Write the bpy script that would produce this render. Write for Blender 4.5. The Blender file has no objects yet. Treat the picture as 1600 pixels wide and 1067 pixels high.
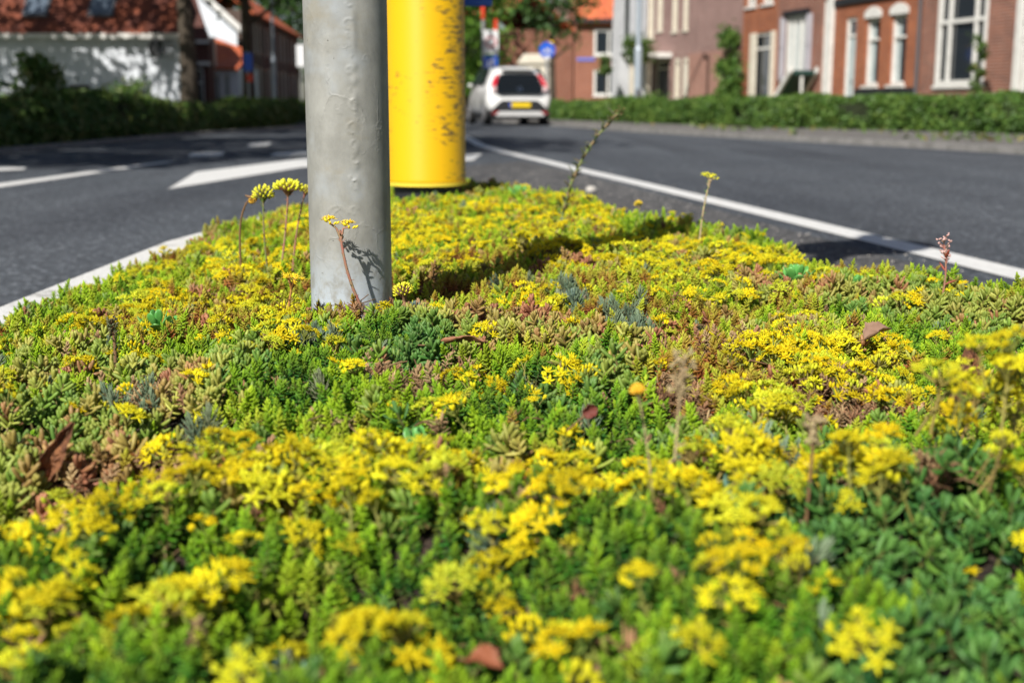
import bpy, bmesh, math, random
import numpy as np
from mathutils import Vector, Matrix, Euler
R=math.radians
scene=bpy.context.scene
C=scene.collection
rng=random.Random(7)

# ------------------------------------------------------------------ camera, sky, sun, exposure
cam_data=bpy.data.cameras.new('camera'); cam=bpy.data.objects.new('camera',cam_data); C.objects.link(cam)
cam_data.sensor_width=36; cam_data.lens=43.9; cam_data.clip_start=.02; cam_data.clip_end=2000
cam.location=(0,0,.48); cam.rotation_euler=(R(90)-math.atan(368/1950),0,0)
cam_data.dof.use_dof=True; cam_data.dof.focus_distance=1.38; cam_data.dof.aperture_fstop=5.9
cam_data.dof.aperture_blades=7
scene.camera=cam
SUN_EL=R(42); SUN_AZ=R(27)      # sun stands behind the camera, to its left
w=bpy.data.worlds.new('World'); scene.world=w; w.use_nodes=True
nt=w.node_tree; nt.nodes.clear()
sky=nt.nodes.new('ShaderNodeTexSky'); sky.sky_type='NISHITA'; sky.sun_disc=False
sky.sun_elevation=SUN_EL; sky.sun_rotation=R(180)+SUN_AZ
bg=nt.nodes.new('ShaderNodeBackground'); bg.inputs[1].default_value=.05
wo=nt.nodes.new('ShaderNodeOutputWorld')
nt.links.new(sky.outputs[0],bg.inputs[0]); nt.links.new(bg.outputs[0],wo.inputs[0])
sd=bpy.data.lights.new('sun','SUN'); sd.energy=5.0; sd.angle=R(.53); sd.color=(1,.95,.87)
sun=bpy.data.objects.new('sun',sd); C.objects.link(sun)
sdir=Vector((-math.sin(SUN_AZ)*math.cos(SUN_EL),-math.cos(SUN_AZ)*math.cos(SUN_EL),math.sin(SUN_EL)))
sun.rotation_euler=sdir.to_track_quat('Z','Y').to_euler(); sun.location=(-4,-8,9)
scene.view_settings.view_transform='Standard'; scene.view_settings.look='None'
scene.view_settings.exposure=.34; scene.view_settings.gamma=1
try:
    scene.cycles.max_bounces=5; scene.cycles.diffuse_bounces=2; scene.cycles.transparent_max_bounces=6
    scene.cycles.use_denoising=True
except Exception: pass

# ------------------------------------------------------------------ helpers
def lin(h):
    h=h.lstrip('#'); o=[]
    for i in (0,2,4):
        c=int(h[i:i+2],16)/255; o.append(c/12.92 if c<=.04045 else ((c+.055)/1.055)**2.4)
    return tuple(o)+(1,)
def col(c): return lin(c) if isinstance(c,str) else (tuple(c)+(1,) if len(c)==3 else tuple(c))
def mat(name,c,rough=.7,c2=None,scale=5,metal=0,bump=0,bscale=40,spec=.5,coat=0,detail=4,stretch=None,lo=.4,hi=.6,emit=0):
    m=bpy.data.materials.new(name); m.use_nodes=True; t=m.node_tree; b=t.nodes['Principled BSDF']
    b.inputs['Base Color'].default_value=col(c); b.inputs['Roughness'].default_value=rough; b.inputs['Metallic'].default_value=metal
    b.inputs['Specular IOR Level'].default_value=spec; b.inputs['Coat Weight'].default_value=coat
    tc=t.nodes.new('ShaderNodeTexCoord'); src=tc.outputs['Object']
    if stretch:
        mp=t.nodes.new('ShaderNodeMapping'); mp.inputs['Scale'].default_value=stretch; t.links.new(src,mp.inputs[0]); src=mp.outputs[0]
    if c2 is not None:
        n=t.nodes.new('ShaderNodeTexNoise'); n.inputs['Scale'].default_value=scale; n.inputs['Detail'].default_value=detail
        n.inputs['Roughness'].default_value=.62
        r=t.nodes.new('ShaderNodeValToRGB'); r.color_ramp.elements[0].position=lo; r.color_ramp.elements[1].position=hi
        r.color_ramp.elements[0].color=col(c); r.color_ramp.elements[1].color=col(c2)
        t.links.new(src,n.inputs['Vector']); t.links.new(n.outputs[0],r.inputs[0]); t.links.new(r.outputs[0],b.inputs['Base Color'])
    if bump:
        n=t.nodes.new('ShaderNodeTexNoise'); n.inputs['Scale'].default_value=bscale; n.inputs['Detail'].default_value=5
        bp=t.nodes.new('ShaderNodeBump'); bp.inputs['Strength'].default_value=bump; bp.inputs['Distance'].default_value=.01
        t.links.new(src,n.inputs['Vector']); t.links.new(n.outputs[0],bp.inputs['Height']); t.links.new(bp.outputs[0],b.inputs['Normal'])
    return m
def brick(name,c1,c2,mortar,w=.22,h=.062,var=1.0):
    m=bpy.data.materials.new(name); m.use_nodes=True; t=m.node_tree; b=t.nodes['Principled BSDF']; b.inputs['Roughness'].default_value=.9
    tc=t.nodes.new('ShaderNodeTexCoord'); sp=t.nodes.new('ShaderNodeSeparateXYZ'); cb=t.nodes.new('ShaderNodeCombineXYZ'); ad=t.nodes.new('ShaderNodeMath')
    t.links.new(tc.outputs['Object'],sp.inputs[0]); t.links.new(sp.outputs[0],ad.inputs[0]); t.links.new(sp.outputs[1],ad.inputs[1])
    t.links.new(ad.outputs[0],cb.inputs[0]); t.links.new(sp.outputs[2],cb.inputs[1])
    k=t.nodes.new('ShaderNodeTexBrick'); k.inputs['Scale'].default_value=1; k.inputs['Brick Width'].default_value=w; k.inputs['Row Height'].default_value=h
    k.inputs['Mortar Size'].default_value=.009; k.inputs['Color1'].default_value=col(c1); k.inputs['Color2'].default_value=col(c2); k.inputs['Mortar'].default_value=col(mortar)
    t.links.new(cb.outputs[0],k.inputs['Vector'])
    n=t.nodes.new('ShaderNodeTexNoise'); n.inputs['Scale'].default_value=1.7; n.inputs['Detail'].default_value=6
    t.links.new(tc.outputs['Object'],n.inputs['Vector'])
    mx=t.nodes.new('ShaderNodeMix'); mx.data_type='RGBA'; mx.blend_type='MULTIPLY'; mx.inputs[0].default_value=.55*var
    r=t.nodes.new('ShaderNodeValToRGB'); r.color_ramp.elements[0].position=.35; r.color_ramp.elements[0].color=(.55,.5,.5,1); r.color_ramp.elements[1].position=.7; r.color_ramp.elements[1].color=(1.15,1.1,1.1,1)
    t.links.new(n.outputs[0],r.inputs[0]); t.links.new(k.outputs['Color'],mx.inputs[6]); t.links.new(r.outputs[0],mx.inputs[7]); t.links.new(mx.outputs[2],b.inputs['Base Color'])
    bp=t.nodes.new('ShaderNodeBump'); bp.inputs['Strength'].default_value=.5; bp.inputs['Distance'].default_value=.01; bp.invert=True
    t.links.new(k.outputs['Fac'],bp.inputs['Height']); t.links.new(bp.outputs[0],b.inputs['Normal'])
    return m
class MB:
    def __init__(s): s.v=[]; s.f=[]; s.m=[]
    def add(s,v,f,mi=0):
        o=len(s.v); s.v+= [tuple(p) for p in v]; s.f+=[tuple(i+o for i in q) for q in f]; s.m+=[mi]*len(f); return s
    def box(s,x0,x1,y0,y1,z0,z1,mi=0):
        v=[(x,y,z) for z in (z0,z1) for x,y in ((x0,y0),(x1,y0),(x1,y1),(x0,y1))]
        return s.add(v,[(3,2,1,0),(4,5,6,7),(0,1,5,4),(1,2,6,5),(2,3,7,6),(3,0,4,7)],mi)
    def tube(s,pts,rad,n=10,mi=0,cap=True):
        pts=[Vector(p) for p in pts]; rad=rad if isinstance(rad,(list,tuple)) else [rad]*len(pts)
        vs=[]; fs=[]; up=None
        for i,p in enumerate(pts):
            d=(pts[min(i+1,len(pts)-1)]-pts[max(i-1,0)]).normalized()
            if up is None: a=d.orthogonal().normalized()
            else: a=(up-d*up.dot(d)).normalized()
            up=a; b=d.cross(a)
            for k in range(n):
                t=2*math.pi*k/n; vs.append(p+(a*math.cos(t)+b*math.sin(t))*rad[i])
        for i in range(len(pts)-1):
            for k in range(n): fs.append((i*n+k,i*n+(k+1)%n,(i+1)*n+(k+1)%n,(i+1)*n+k))
        if cap: fs.append(tuple(range(n-1,-1,-1))); fs.append(tuple((len(pts)-1)*n+k for k in range(n)))
        return s.add(vs,fs,mi)
    def disc(s,c,r,axis='y',t=.01,n=24,mi=0,ri=0):
        vs=[]; 
        for d in (-t/2,t/2):
            for k in range(n):
                a=2*math.pi*k/n; u,v=math.cos(a),math.sin(a)
                for q in ([r] if not ri else [r,ri]):
                    P={'y':(c[0]+q*u,c[1]+d,c[2]+q*v),'x':(c[0]+d,c[1]+q*u,c[2]+q*v),'z':(c[0]+q*u,c[1]+q*v,c[2]+d)}[axis]; vs.append(P)
        fs=[]
        if not ri:
            fs=[tuple(range(n)),tuple(range(2*n-1,n-1,-1))]+[(k,(k+1)%n,n+(k+1)%n,n+k) for k in range(n)]
        else:
            m=2*n
            for k in range(n):
                a,b=2*k,2*((k+1)%n)
                fs+=[(a,b,b+1,a+1),(m+a,m+a+1,m+b+1,m+b),(a,m+a,m+b,b),(a+1,b+1,m+b+1,m+a+1)]
        return s.add(vs,fs,mi)
    def build(s,name,mats,parent=None,smooth=False,bevel=0,sub=0,fixn=True):
        me=bpy.data.meshes.new(name); me.from_pydata(s.v,[],s.f)
        for m in (mats if isinstance(mats,(list,tuple)) else [mats]): me.materials.append(m)
        me.polygons.foreach_set('material_index',s.m)
        if fixn:
            bm=bmesh.new(); bm.from_mesh(me); bmesh.ops.recalc_face_normals(bm,faces=bm.faces); bm.to_mesh(me); bm.free()
        if smooth: me.polygons.foreach_set('use_smooth',[True]*len(me.polygons))
        me.update(); o=bpy.data.objects.new(name,me); C.objects.link(o)
        if parent: o.parent=parent
        if bevel:
            b=o.modifiers.new('bevel','BEVEL'); b.width=bevel; b.segments=2; b.limit_method='ANGLE'
        if sub:
            b=o.modifiers.new('sub','SUBSURF'); b.levels=sub; b.render_levels=sub
        return o
def tag(o,label=None,cat=None,group=None,kind=None):
    if label: o['label']=label
    if cat: o['category']=cat
    if group: o['group']=group
    if kind: o['kind']=kind
    return o
def thing(name,label,cat,loc=(0,0,0),rz=0,group=None):
    o=bpy.data.objects.new(name,None); C.objects.link(o); o.location=loc; o.rotation_euler=(0,0,rz); o.empty_display_size=.1
    return tag(o,label,cat,group)
def sheet(name,poly,z,m,label=None,parent=None):
    b=MB(); b.add([(x,y,z) for x,y in poly],[tuple(range(len(poly)))]); o=b.build(name,m,parent,fixn=False)
    n=o.data.polygons[0].normal
    if n.z<0: o.data.flip_normals()
    return o

# value noise
def _hash(i,j,s):
    n=(i*374761393+j*668265263+s*974634777)&0xffffffff; n=((n^(n>>13))*1274126177)&0xffffffff
    return ((n^(n>>16))&0xffff)/65535.
def vnoise(x,y,s=0):
    x=np.asarray(x,float);y=np.asarray(y,float); i=np.floor(x).astype(np.int64);j=np.floor(y).astype(np.int64); u=x-i;v=y-j
    u=u*u*(3-2*u);v=v*v*(3-2*v)
    a=_hash(i,j,s);b=_hash(i+1,j,s);c=_hash(i,j+1,s);d=_hash(i+1,j+1,s)
    return (a*(1-u)+b*u)*(1-v)+(c*(1-u)+d*u)*v
def fbm(x,y,f,s=0): return (vnoise(x*f,y*f,s)*.55+vnoise(x*f*2.1,y*f*2.1,s+1)*.3+vnoise(x*f*4.3,y*f*4.3,s+2)*.15)

# ------------------------------------------------------------------ ground, roads, kerbs
def asphalt(name,a,b_,sc=.6,speck=.9):
    m=mat(name,a,.86,b_,scale=sc,bump=.5,bscale=220,spec=.35,lo=.3,hi=.7)
    t=m.node_tree; b=t.nodes['Principled BSDF']; tc=t.nodes['Texture Coordinate']; src=b.inputs['Base Color'].links[0].from_socket
    v=t.nodes.new('ShaderNodeTexVoronoi'); v.inputs['Scale'].default_value=70; t.links.new(tc.outputs['Object'],v.inputs['Vector'])
    sp=t.nodes.new('ShaderNodeSeparateColor'); t.links.new(v.outputs['Color'],sp.inputs[0])
    r=t.nodes.new('ShaderNodeValToRGB'); r.color_ramp.elements[0].position=0; r.color_ramp.elements[0].color=(.55,.55,.55,1)
    r.color_ramp.elements[1].position=.8; r.color_ramp.elements[1].color=(1.2,1.2,1.2,1); e=r.color_ramp.elements.new(.97); e.color=(2.6,2.5,2.4,1)
    t.links.new(sp.outputs[0],r.inputs[0])
    mx=t.nodes.new('ShaderNodeMix'); mx.data_type='RGBA'; mx.blend_type='MULTIPLY'; mx.inputs[0].default_value=speck
    mp=t.nodes.new('ShaderNodeMapping'); mp.inputs['Scale'].default_value=(1.1,.07,1); t.links.new(tc.outputs['Object'],mp.inputs[0])
    nz=t.nodes.new('ShaderNodeTexNoise'); nz.inputs['Scale'].default_value=1.4; nz.inputs['Detail'].default_value=6; t.links.new(mp.outputs[0],nz.inputs['Vector'])
    r2=t.nodes.new('ShaderNodeValToRGB'); r2.color_ramp.elements[0].position=.35; r2.color_ramp.elements[0].color=(.72,.72,.73,1); r2.color_ramp.elements[1].position=.62; r2.color_ramp.elements[1].color=(1.12,1.12,1.1,1); t.links.new(nz.outputs[0],r2.inputs[0])
    m2=t.nodes.new('ShaderNodeMix'); m2.data_type='RGBA'; m2.blend_type='MULTIPLY'; m2.inputs[0].default_value=1; t.links.new(src,m2.inputs[6]); t.links.new(r2.outputs[0],m2.inputs[7])
    t.links.new(m2.outputs[2],mx.inputs[6]); t.links.new(r.outputs[0],mx.inputs[7]); t.links.new(mx.outputs[2],b.inputs['Base Color'])
    return m
m_asph=asphalt('asphalt',(.058,.067,.082),(.080,.090,.106),speck=.8)
m_asph2=asphalt('worn_asphalt',(.060,.061,.066),(.105,.104,.106),sc=5,speck=1)
m_grass=mat('verge_grass',(.04,.075,.02),.9,(.09,.11,.04),scale=3)
m_paint=mat('road_paint',(.70,.70,.69),.65,(.40,.40,.39),scale=22,lo=.5,hi=.85,detail=8)
m_pave=mat('paving',(.115,.11,.105),.9,(.17,.16,.15),scale=2,bump=.2,bscale=30)
m_kerb=mat('kerb_concrete',(.19,.185,.175),.9,(.27,.26,.25),scale=6,bump=.3,bscale=60)
m_kerbw=mat('kerb_white_paint',(.66,.66,.65),.75,(.30,.29,.27),scale=16,bump=.5,bscale=90,lo=.52,hi=.72,detail=8)
tag(sheet('ground',[(-300,-120),(300,-120),(300,900),(-300,900)],-.02,m_grass),kind='structure')
# carriageway: one sheet reaching far, bounded by the kerbs
LK=[(-5.2,-40),(-5.2,12.9),(-5.2,19.5),(-4.9,23),(-4.4,27),(-5.2,36),(-7,48),(-10,66),(-13,90)]
RK=[(8.6,-40),(8.6,-2),(6.7,6),(5.05,12.9),(4.5,15.1),(3.55,18.2),(2.3,23.2),(1.42,28),(.75,32),(-1,39.5),(-3.6,50),(-7,68),(-10.5,92)]
tag(sheet('road',LK+RK[::-1],0,m_asph),kind='structure')
def strip(name,pts,w0,w1,z0,z1,m,kind='structure',label=None):
    # kerb like bar following pts; w0..w1 offsets to the right-hand normal
    b=MB(); P=[Vector((x,y,0)) for x,y in pts]; vs=[]
    for i,p in enumerate(P):
        d=(P[min(i+1,len(P)-1)]-P[max(i-1,0)]).normalized(); n=Vector((d.y,-d.x,0))
        for w_ in (w0,w1):
            for z in (z0,z1): q=p+n*w_; vs.append((q.x,q.y,z))
    fs=[]
    for i in range(len(P)-1):
        a=i*4;c=a+4; fs+=[(a,a+1,c+1,c),(a+1,a+3,c+3,c+1),(a+3,a+2,c+2,c+3)]
    fs+=[(0,2,3,1),(len(vs)-4,len(vs)-3,len(vs)-1,len(vs)-2)]
    b.add(vs,fs); o=b.build(name,m); return tag(o,kind=kind)
strip('kerb',LK,-.14,0,-.1,.05,m_kerb)
strip('kerb',RK,0,.16,-.1,.07,m_kerb)
strip('pavement',RK,.163,4.1,-.1,.06,m_pave)
strip('pavement',LK,-.40,-.143,-.1,.04,m_pave)

def paint(pts,z=.004,name='road_marking'): return tag(sheet(name,pts,z,m_paint),kind='structure')
def line(L,wd,z=.004):
    v=[];f=[]
    for i,(x,y) in enumerate(L):
        a=Vector(L[max(i-1,0)]);b=Vector(L[min(i+1,len(L)-1)]);d=(b-a).normalized()
        v+=[(x-d.y*wd/2,y+d.x*wd/2,z),(x+d.y*wd/2,y-d.x*wd/2,z)]
    f=[(2*i,2*i+1,2*i+3,2*i+2) for i in range(len(L)-1)]
    b=MB().add(v,f); o=b.build('road_marking',m_paint,fixn=False)
    if o.data.polygons[0].normal.z<0: o.data.flip_normals()
    return tag(o,kind='structure')
line([(2.35,-3),(2.05,0),(1.46,3.56),(1.345,4.36),(1.15,5.62),(.80,7.83),(.49,9.66),(.28,11.07),(-.065,13.1),(-.375,15.4),(-.70,19.3),(-1.2,24),(-2.2,32),(-4.5,46)],.135)
paint([(-2.0,7.3),(-2.31,9.2),(-1.9,11.6),(-.8,11.95),(-.42,12.4),(-.30,12.7),(-.34,11.2),(-.6,10.6),(-1.65,9.9)])
paint([(-3.24,6.9),(-3.06,6.9),(-2.92,11.0),(-3.02,11.0)])
paint([(-3.06,11.9),(-3.28,12.9),(-3.02,13.3),(-2.83,12.3)])
paint([(-3.14,14.9),(-3.35,16.2),(-3.19,16.8),(-2.97,15.4)])
paint([(-3.9,9.3),(-4.05,9.75),(-3.85,10.0),(-3.7,9.55)])
paint([(-2.33,12.1),(-2.43,12.92),(-2.0,13.9),(-1.8,12.9)])
paint([(-2.0,14.2),(-2.2,15.2),(-1.2,18.5),(-1.0,17.8)])
# wedge of rough asphalt between the bed and the right-hand line
tag(sheet('worn_asphalt_strip',[(1.9,-3),(1.6,0),(1.30,3.4),(1.0,5.55),(.68,7.7),(.37,9.6),(.1,11.0),(-.3,10.3),(-.6,9.2),(-.75,4.6),(0.0,4.4),(.9,1)],.002,m_asph2),kind='structure')

# ------------------------------------------------------------------ planting bed
EDGE_R=[(-1,1.75),(0,1.42),(.4,1.25),(1.0,.98),(1.8,.73),(1.95,.64),(2.1,.58),(2.6,.56),(2.8,.505),(3.15,.32),(3.6,.24),(4.15,.02),(4.35,-.30)]
_ey=np.array([a for a,b in EDGE_R]);_ex=np.array([b for a,b in EDGE_R])
def edge_right(y): return np.interp(y,_ey,_ex)
def edge_left(y): return np.interp(y,[-1,3.0,3.6,4.35],[-.785,-.77,-.68,-.30])
def bed_z(x,y):
    x=np.asarray(x,float);y=np.asarray(y,float)
    z=.205+.040*(fbm(x,y,5.5,11)-.5)+.034*np.clip((y-1.05)/.3,0,1)*(fbm(x,y,10,101)-.5)+.045*(fbm(x,y,2.2,21)-.5)
    z=z-.03*np.exp(-(((x+.31)/.07)**2+((y-.83)/.06)**2))+.020*np.exp(-(((x+.2)/.13)**2+((y-1.45)/.14)**2))-.026*np.clip((-x-.42)/.33,0,1)+.012*np.clip((x-.35)/.2,0,1)-.02*np.clip((y-2.3)/1.2,0,1)*np.clip((-x-.2)/.4,0,1)-.012*np.exp(-(((x+.27)/.2)**2+((y-3.6)/.25)**2))-.012*np.exp(-(((x-.1)/.22)**2+((y-2.35)/.16)**2))
    z=z+.014*np.exp(-(((x-.3)/.1)**2+((y-.8)/.12)**2))+.012*np.exp(-((y-.76)/.07)**2)
    nf=np.clip((1.05-y)/.35,0,1); z=z+nf*(.050*(fbm(x,y,11,91)-.5)-.018*np.clip((.46-fbm(x,y,16,95))*6,0,1))
    d=np.minimum(edge_right(y)-x,x-edge_left(y)); d=np.minimum(d,(4.37-y))
    z=z-.085*(1-np.clip(d/.09,0,1))**1.5
    return z
m_soil=mat('soil',(.022,.014,.009),.95,(.075,.05,.032),scale=90,bump=1,bscale=220,detail=8)
def build_bed():
    ys=np.linspace(-.6,4.37,150); b=MB(); n=60; vs=[]
    for y in ys:
        l=float(edge_left(y));r=float(edge_right(y))
        for k in range(n+1):
            x=l+(r-l)*k/n; vs.append((x,float(y),float(bed_z(x,y))-.012))
    fs=[(i*(n+1)+k,i*(n+1)+k+1,(i+1)*(n+1)+k+1,(i+1)*(n+1)+k) for i in range(len(ys)-1) for k in range(n)]
    b.add(vs,fs); 
    # skirt
    per=[i*(n+1)+n for i in range(len(ys))]; per2=[i*(n+1) for i in range(len(ys))]
    for L in (per,per2):
        o=len(b.v); b.v+=[(b.v[i][0],b.v[i][1],0.) for i in L]
        for q in range(len(L)-1): b.f.append((L[q],L[q+1],o+q+1,o+q)); b.m.append(0)
    L=[(len(ys)-1)*(n+1)+k for k in range(n+1)]; o=len(b.v); b.v+=[(b.v[i][0],b.v[i][1],0.) for i in L]
    for q in range(len(L)-1): b.f.append((L[q],L[q+1],o+q+1,o+q)); b.m.append(0)
    o=b.build('planting_bed',m_soil,smooth=True); tag(o,kind='structure')
build_bed()
# kerb of the island: white painted on the left, plain concrete under the overhanging plants on the right
strip('island_kerb',[(-.785,-.8),(-.785,3.15),(-.70,3.85),(-.33,4.45)],-.09,0,-.05,.142,m_kerbw)
strip('island_kerb',[(-.375,4.42),(.03,4.2),(.26,3.63),(.33,3.1),(.53,2.8),(.60,2.1),(.68,1.95),(.77,1.8),(1.02,1.0),(1.46,0),(1.8,-.9)],-.02,.02,-.05,.10,m_kerb)

# leaf materials for the bed: colour from each shoot's own hue, leaf tips from the mesh
def sedum_mat(name,stops,tipc,rough=.42,trans=.15,tipfac=.5,low=(.17,.10,.05)):
    m=bpy.data.materials.new(name); m.use_nodes=True; t=m.node_tree; b=t.nodes['Principled BSDF']; out=t.nodes['Material Output']
    a=t.nodes.new('ShaderNodeAttribute'); a.attribute_type='INSTANCER'; a.attribute_name='hue'
    r=t.nodes.new('ShaderNodeValToRGB'); cr=r.color_ramp
    cr.elements[0].position=stops[0][0]; cr.elements[0].color=col(stops[0][1]); cr.elements[1].position=stops[-1][0]; cr.elements[1].color=col(stops[-1][1])
    for p,c in stops[1:-1]: e=cr.elements.new(p); e.color=col(c)
    t.links.new(a.outputs['Fac'],r.inputs[0])
    tp=t.nodes.new('ShaderNodeAttribute'); tp.attribute_name='tip'
    mx=t.nodes.new('ShaderNodeMix'); mx.data_type='RGBA'; mx.inputs[7].default_value=col(tipc)
    ml=t.nodes.new('ShaderNodeMath'); ml.operation='MULTIPLY'; ml.inputs[1].default_value=tipfac
    cl=t.nodes.new('ShaderNodeMath'); cl.operation='MAXIMUM'; cl.inputs[1].default_value=0
    t.links.new(tp.outputs['Fac'],cl.inputs[0]); t.links.new(cl.outputs[0],ml.inputs[0]); t.links.new(ml.outputs[0],mx.inputs[0]); t.links.new(r.outputs[0],mx.inputs[6])
    # negative tip values: withered lower leaves and stems
    mn=t.nodes.new('ShaderNodeMath'); mn.operation='MULTIPLY'; mn.inputs[1].default_value=-1; mn.use_clamp=True
    t.links.new(tp.outputs['Fac'],mn.inputs[0])
    m2=t.nodes.new('ShaderNodeMix'); m2.data_type='RGBA'; m2.inputs[7].default_value=col(low)
    t.links.new(mn.outputs[0],m2.inputs[0]); t.links.new(mx.outputs[2],m2.inputs[6])
    v=t.nodes.new('ShaderNodeAttribute'); v.attribute_type='INSTANCER'; v.attribute_name='val'
    m3=t.nodes.new('ShaderNodeVectorMath'); m3.operation='SCALE'; t.links.new(m2.outputs[2],m3.inputs[0]); t.links.new(v.outputs['Fac'],m3.inputs['Scale'])
    t.links.new(m3.outputs[0],b.inputs['Base Color']); b.inputs['Roughness'].default_value=rough+.1; b.inputs['Specular IOR Level'].default_value=.28
    tr=t.nodes.new('ShaderNodeBsdfTranslucent'); t.links.new(m3.outputs[0],tr.inputs[0])
    ms=t.nodes.new('ShaderNodeMixShader'); ms.inputs[0].default_value=trans
    t.links.new(b.outputs[0],ms.inputs[1]); t.links.new(tr.outputs[0],ms.inputs[2]); t.links.new(ms.outputs[0],out.inputs[0])
    return m
GREEN=[(0,(.020,.12,.016)),(.28,(.070,.25,.012)),(.58,(.29,.46,.014)),(.80,(.48,.47,.04)),(.9,(.50,.32,.06)),(1,(.36,.11,.035))]
m_shoot=sedum_mat('stonecrop_leaf',GREEN,(.42,.60,.025),tipfac=.55)
m_saus=sedum_mat('sausage_leaf',[(0,(.06,.18,.035)),(.4,(.17,.29,.04)),(.7,(.36,.37,.07)),(1,(.36,.14,.08))],(.46,.44,.12),rough=.33,trans=.12,tipfac=.35)
m_needle=sedum_mat('needle_leaf',[(0,(.09,.17,.13)),(.5,(.14,.22,.13)),(1,(.22,.24,.13))],(.30,.36,.22),rough=.5,trans=.1)
m_broad=sedum_mat('broad_leaf',[(0,(.03,.12,.035)),(.5,(.07,.20,.035)),(1,(.16,.30,.04))],(.20,.40,.10),rough=.35,trans=.2)
m_dry=sedum_mat('dry_shoot',[(0,(.16,.07,.04)),(.35,(.32,.15,.08)),(.7,(.48,.34,.18)),(1,(.60,.46,.22))],(.45,.28,.15),rough=.8,trans=.1)
m_petal=sedum_mat('petal',[(0,(.90,.72,.010)),(.5,(.90,.83,.020)),(1,(.72,.80,.05))],(.92,.66,.01),rough=.5,trans=.32,tipfac=.2)
m_fstem=sedum_mat('flower_stem',[(0,(.20,.28,.05)),(1,(.40,.28,.09))],(.3,.4,.05),trans=.1)

class PM:   # prototype mesh with a 'tip' attribute
    def __init__(s): s.v=[];s.f=[];s.t=[];s.m=[]
    def leaf(s,base,d,up,L,W,tip=0,n=4,prof=((0,.45),(.3,1),(.7,.95),(.93,.55)),flat=.7,bend=0,mi=0,t0=None):
        base=Vector(base);d=Vector(d).normalized();up=Vector(up);side=d.cross(up)
        if side.length<1e-4: side=d.orthogonal()
        side.normalize();nn=side.cross(d)
        o=len(s.v)
        for q,(a,wd) in enumerate(prof):
            c=base+d*(L*a)+nn*(bend*L*a*a)
            for k in range(n):
                th=2*math.pi*(k+.5)/n; s.v.append(c+side*(math.cos(th)*W*wd*.5)+nn*(math.sin(th)*W*wd*.5*flat)); s.t.append(tip*(1 if t0 is None else a)+(0 if t0 is None else t0*(1-a)))
        s.v.append(base+d*L+nn*(bend*L)); s.t.append(tip); e=len(s.v)-1
        for q in range(len(prof)-1):
            for k in range(n): s.f.append((o+q*n+k,o+q*n+(k+1)%n,o+(q+1)*n+(k+1)%n,o+(q+1)*n+k)); s.m.append(mi)
        q=len(prof)-1
        for k in range(n): s.f.append((o+q*n+k,o+q*n+(k+1)%n,e)); s.m.append(mi)
    def stem(s,pts,rad,n=4,tip=-.6,mi=0):
        b=MB().tube(pts,rad,n,cap=False); o=len(s.v); s.v+=[Vector(p) for p in b.v]; s.t+=[tip]*len(b.v)
        s.f+=[tuple(i+o for i in q) for q in b.f]; s.m+=[mi]*len(b.f)
    def mesh(s,name,mats):
        me=bpy.data.meshes.new(name); me.from_pydata([tuple(v) for v in s.v],[],s.f)
        for m in mats: me.materials.append(m)
        me.polygons.foreach_set('material_index',s.m); me.polygons.foreach_set('use_smooth',[True]*len(s.f))
        a=me.attributes.new('tip','FLOAT','POINT'); a.data.foreach_set('value',s.t)
        me.update(); return me
GA=2.39996
def sph(az,el): return Vector((math.cos(az)*math.cos(el),math.sin(az)*math.cos(el),math.sin(el)))
def shoot(seed,n=34,L=.0062,W=.0026,H=.026,rings=1.0,pointy=False,el0=5,el1=80):
    r=random.Random(seed); p=PM(); lean=Vector((r.uniform(-.2,.2),r.uniform(-.2,.2),0))
    def ax(u): return Vector((lean.x*u*u*H,lean.y*u*u*H,u*H))
    p.stem([ax(0),ax(.5),ax(.97)],[.0011,.001,.0009],3)
    for i in range(n):
        u=i/(n-1); h=.18+.80*u**.85; az=i*GA+r.uniform(-.2,.2); el=R(el0+(el1-el0)*u**1.7+r.uniform(-8,8))
        l=L*(1.08-.5*u**2)*r.uniform(.85,1.15); ww=W*(1-.25*u**2)
        tip= -.7+2.2*u if u<.35 else (u-.35)/.65
        pr=((0,.55),(.35,1),(.75,.75)) if pointy else ((0,.5),(.3,.95),(.68,1),(.92,.6))
        p.leaf(ax(h),sph(az,el),(0,0,1),l,ww,tip*.9,4,pr,.75,bend=.12)
    return p
def sausage(seed,n=15,L=.0115,W=.0034,H=.022):
    r=random.Random(seed); p=PM(); lean=Vector((r.uniform(-.5,.5),r.uniform(-.5,.5),0))
    def ax(u): return Vector((lean.x*u*u*H,lean.y*u*u*H,u*H))
    p.stem([ax(0),ax(.5),ax(.97)],[.0014,.0013,.001],4,tip=-.8)
    for i in range(n):
        u=i/(n-1); az=i*GA+r.uniform(-.5,.5); el=R(8+62*u**1.3+r.uniform(-14,14))
        l=L*(1.05-.35*u**2)*r.uniform(.7,1.2)
        p.leaf(ax(.3+.68*u),sph(az,el),(0,0,1),l,W*r.uniform(.85,1.15),r.uniform(.2,1)*u,6,((0,.4),(.12,.8),(.4,1),(.75,.98),(.93,.66)),.9,bend=r.uniform(0,.3),t0=0)
    return p
def needle(seed,n=34,L=.013,W=.0015,H=.022):
    r=random.Random(seed); p=PM(); lean=Vector((r.uniform(-.3,.3),r.uniform(-.3,.3),0))
    def ax(u): return Vector((lean.x*u*u*H,lean.y*u*u*H,u*H))
    p.stem([ax(0),ax(.5),ax(.97)],[.0013,.0012,.001],4)
    for i in range(n):
        u=i/(n-1); az=i*GA+r.uniform(-.2,.2); el=R(22+56*u**1.1+r.uniform(-7,7))
        p.leaf(ax(.25+.72*u),sph(az,el),(0,0,1),L*(1.05-.3*u*u)*r.uniform(.9,1.1),W,u*.8,4,((0,.6),(.4,1),(.8,.7)),.7,bend=.22)
    return p
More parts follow.
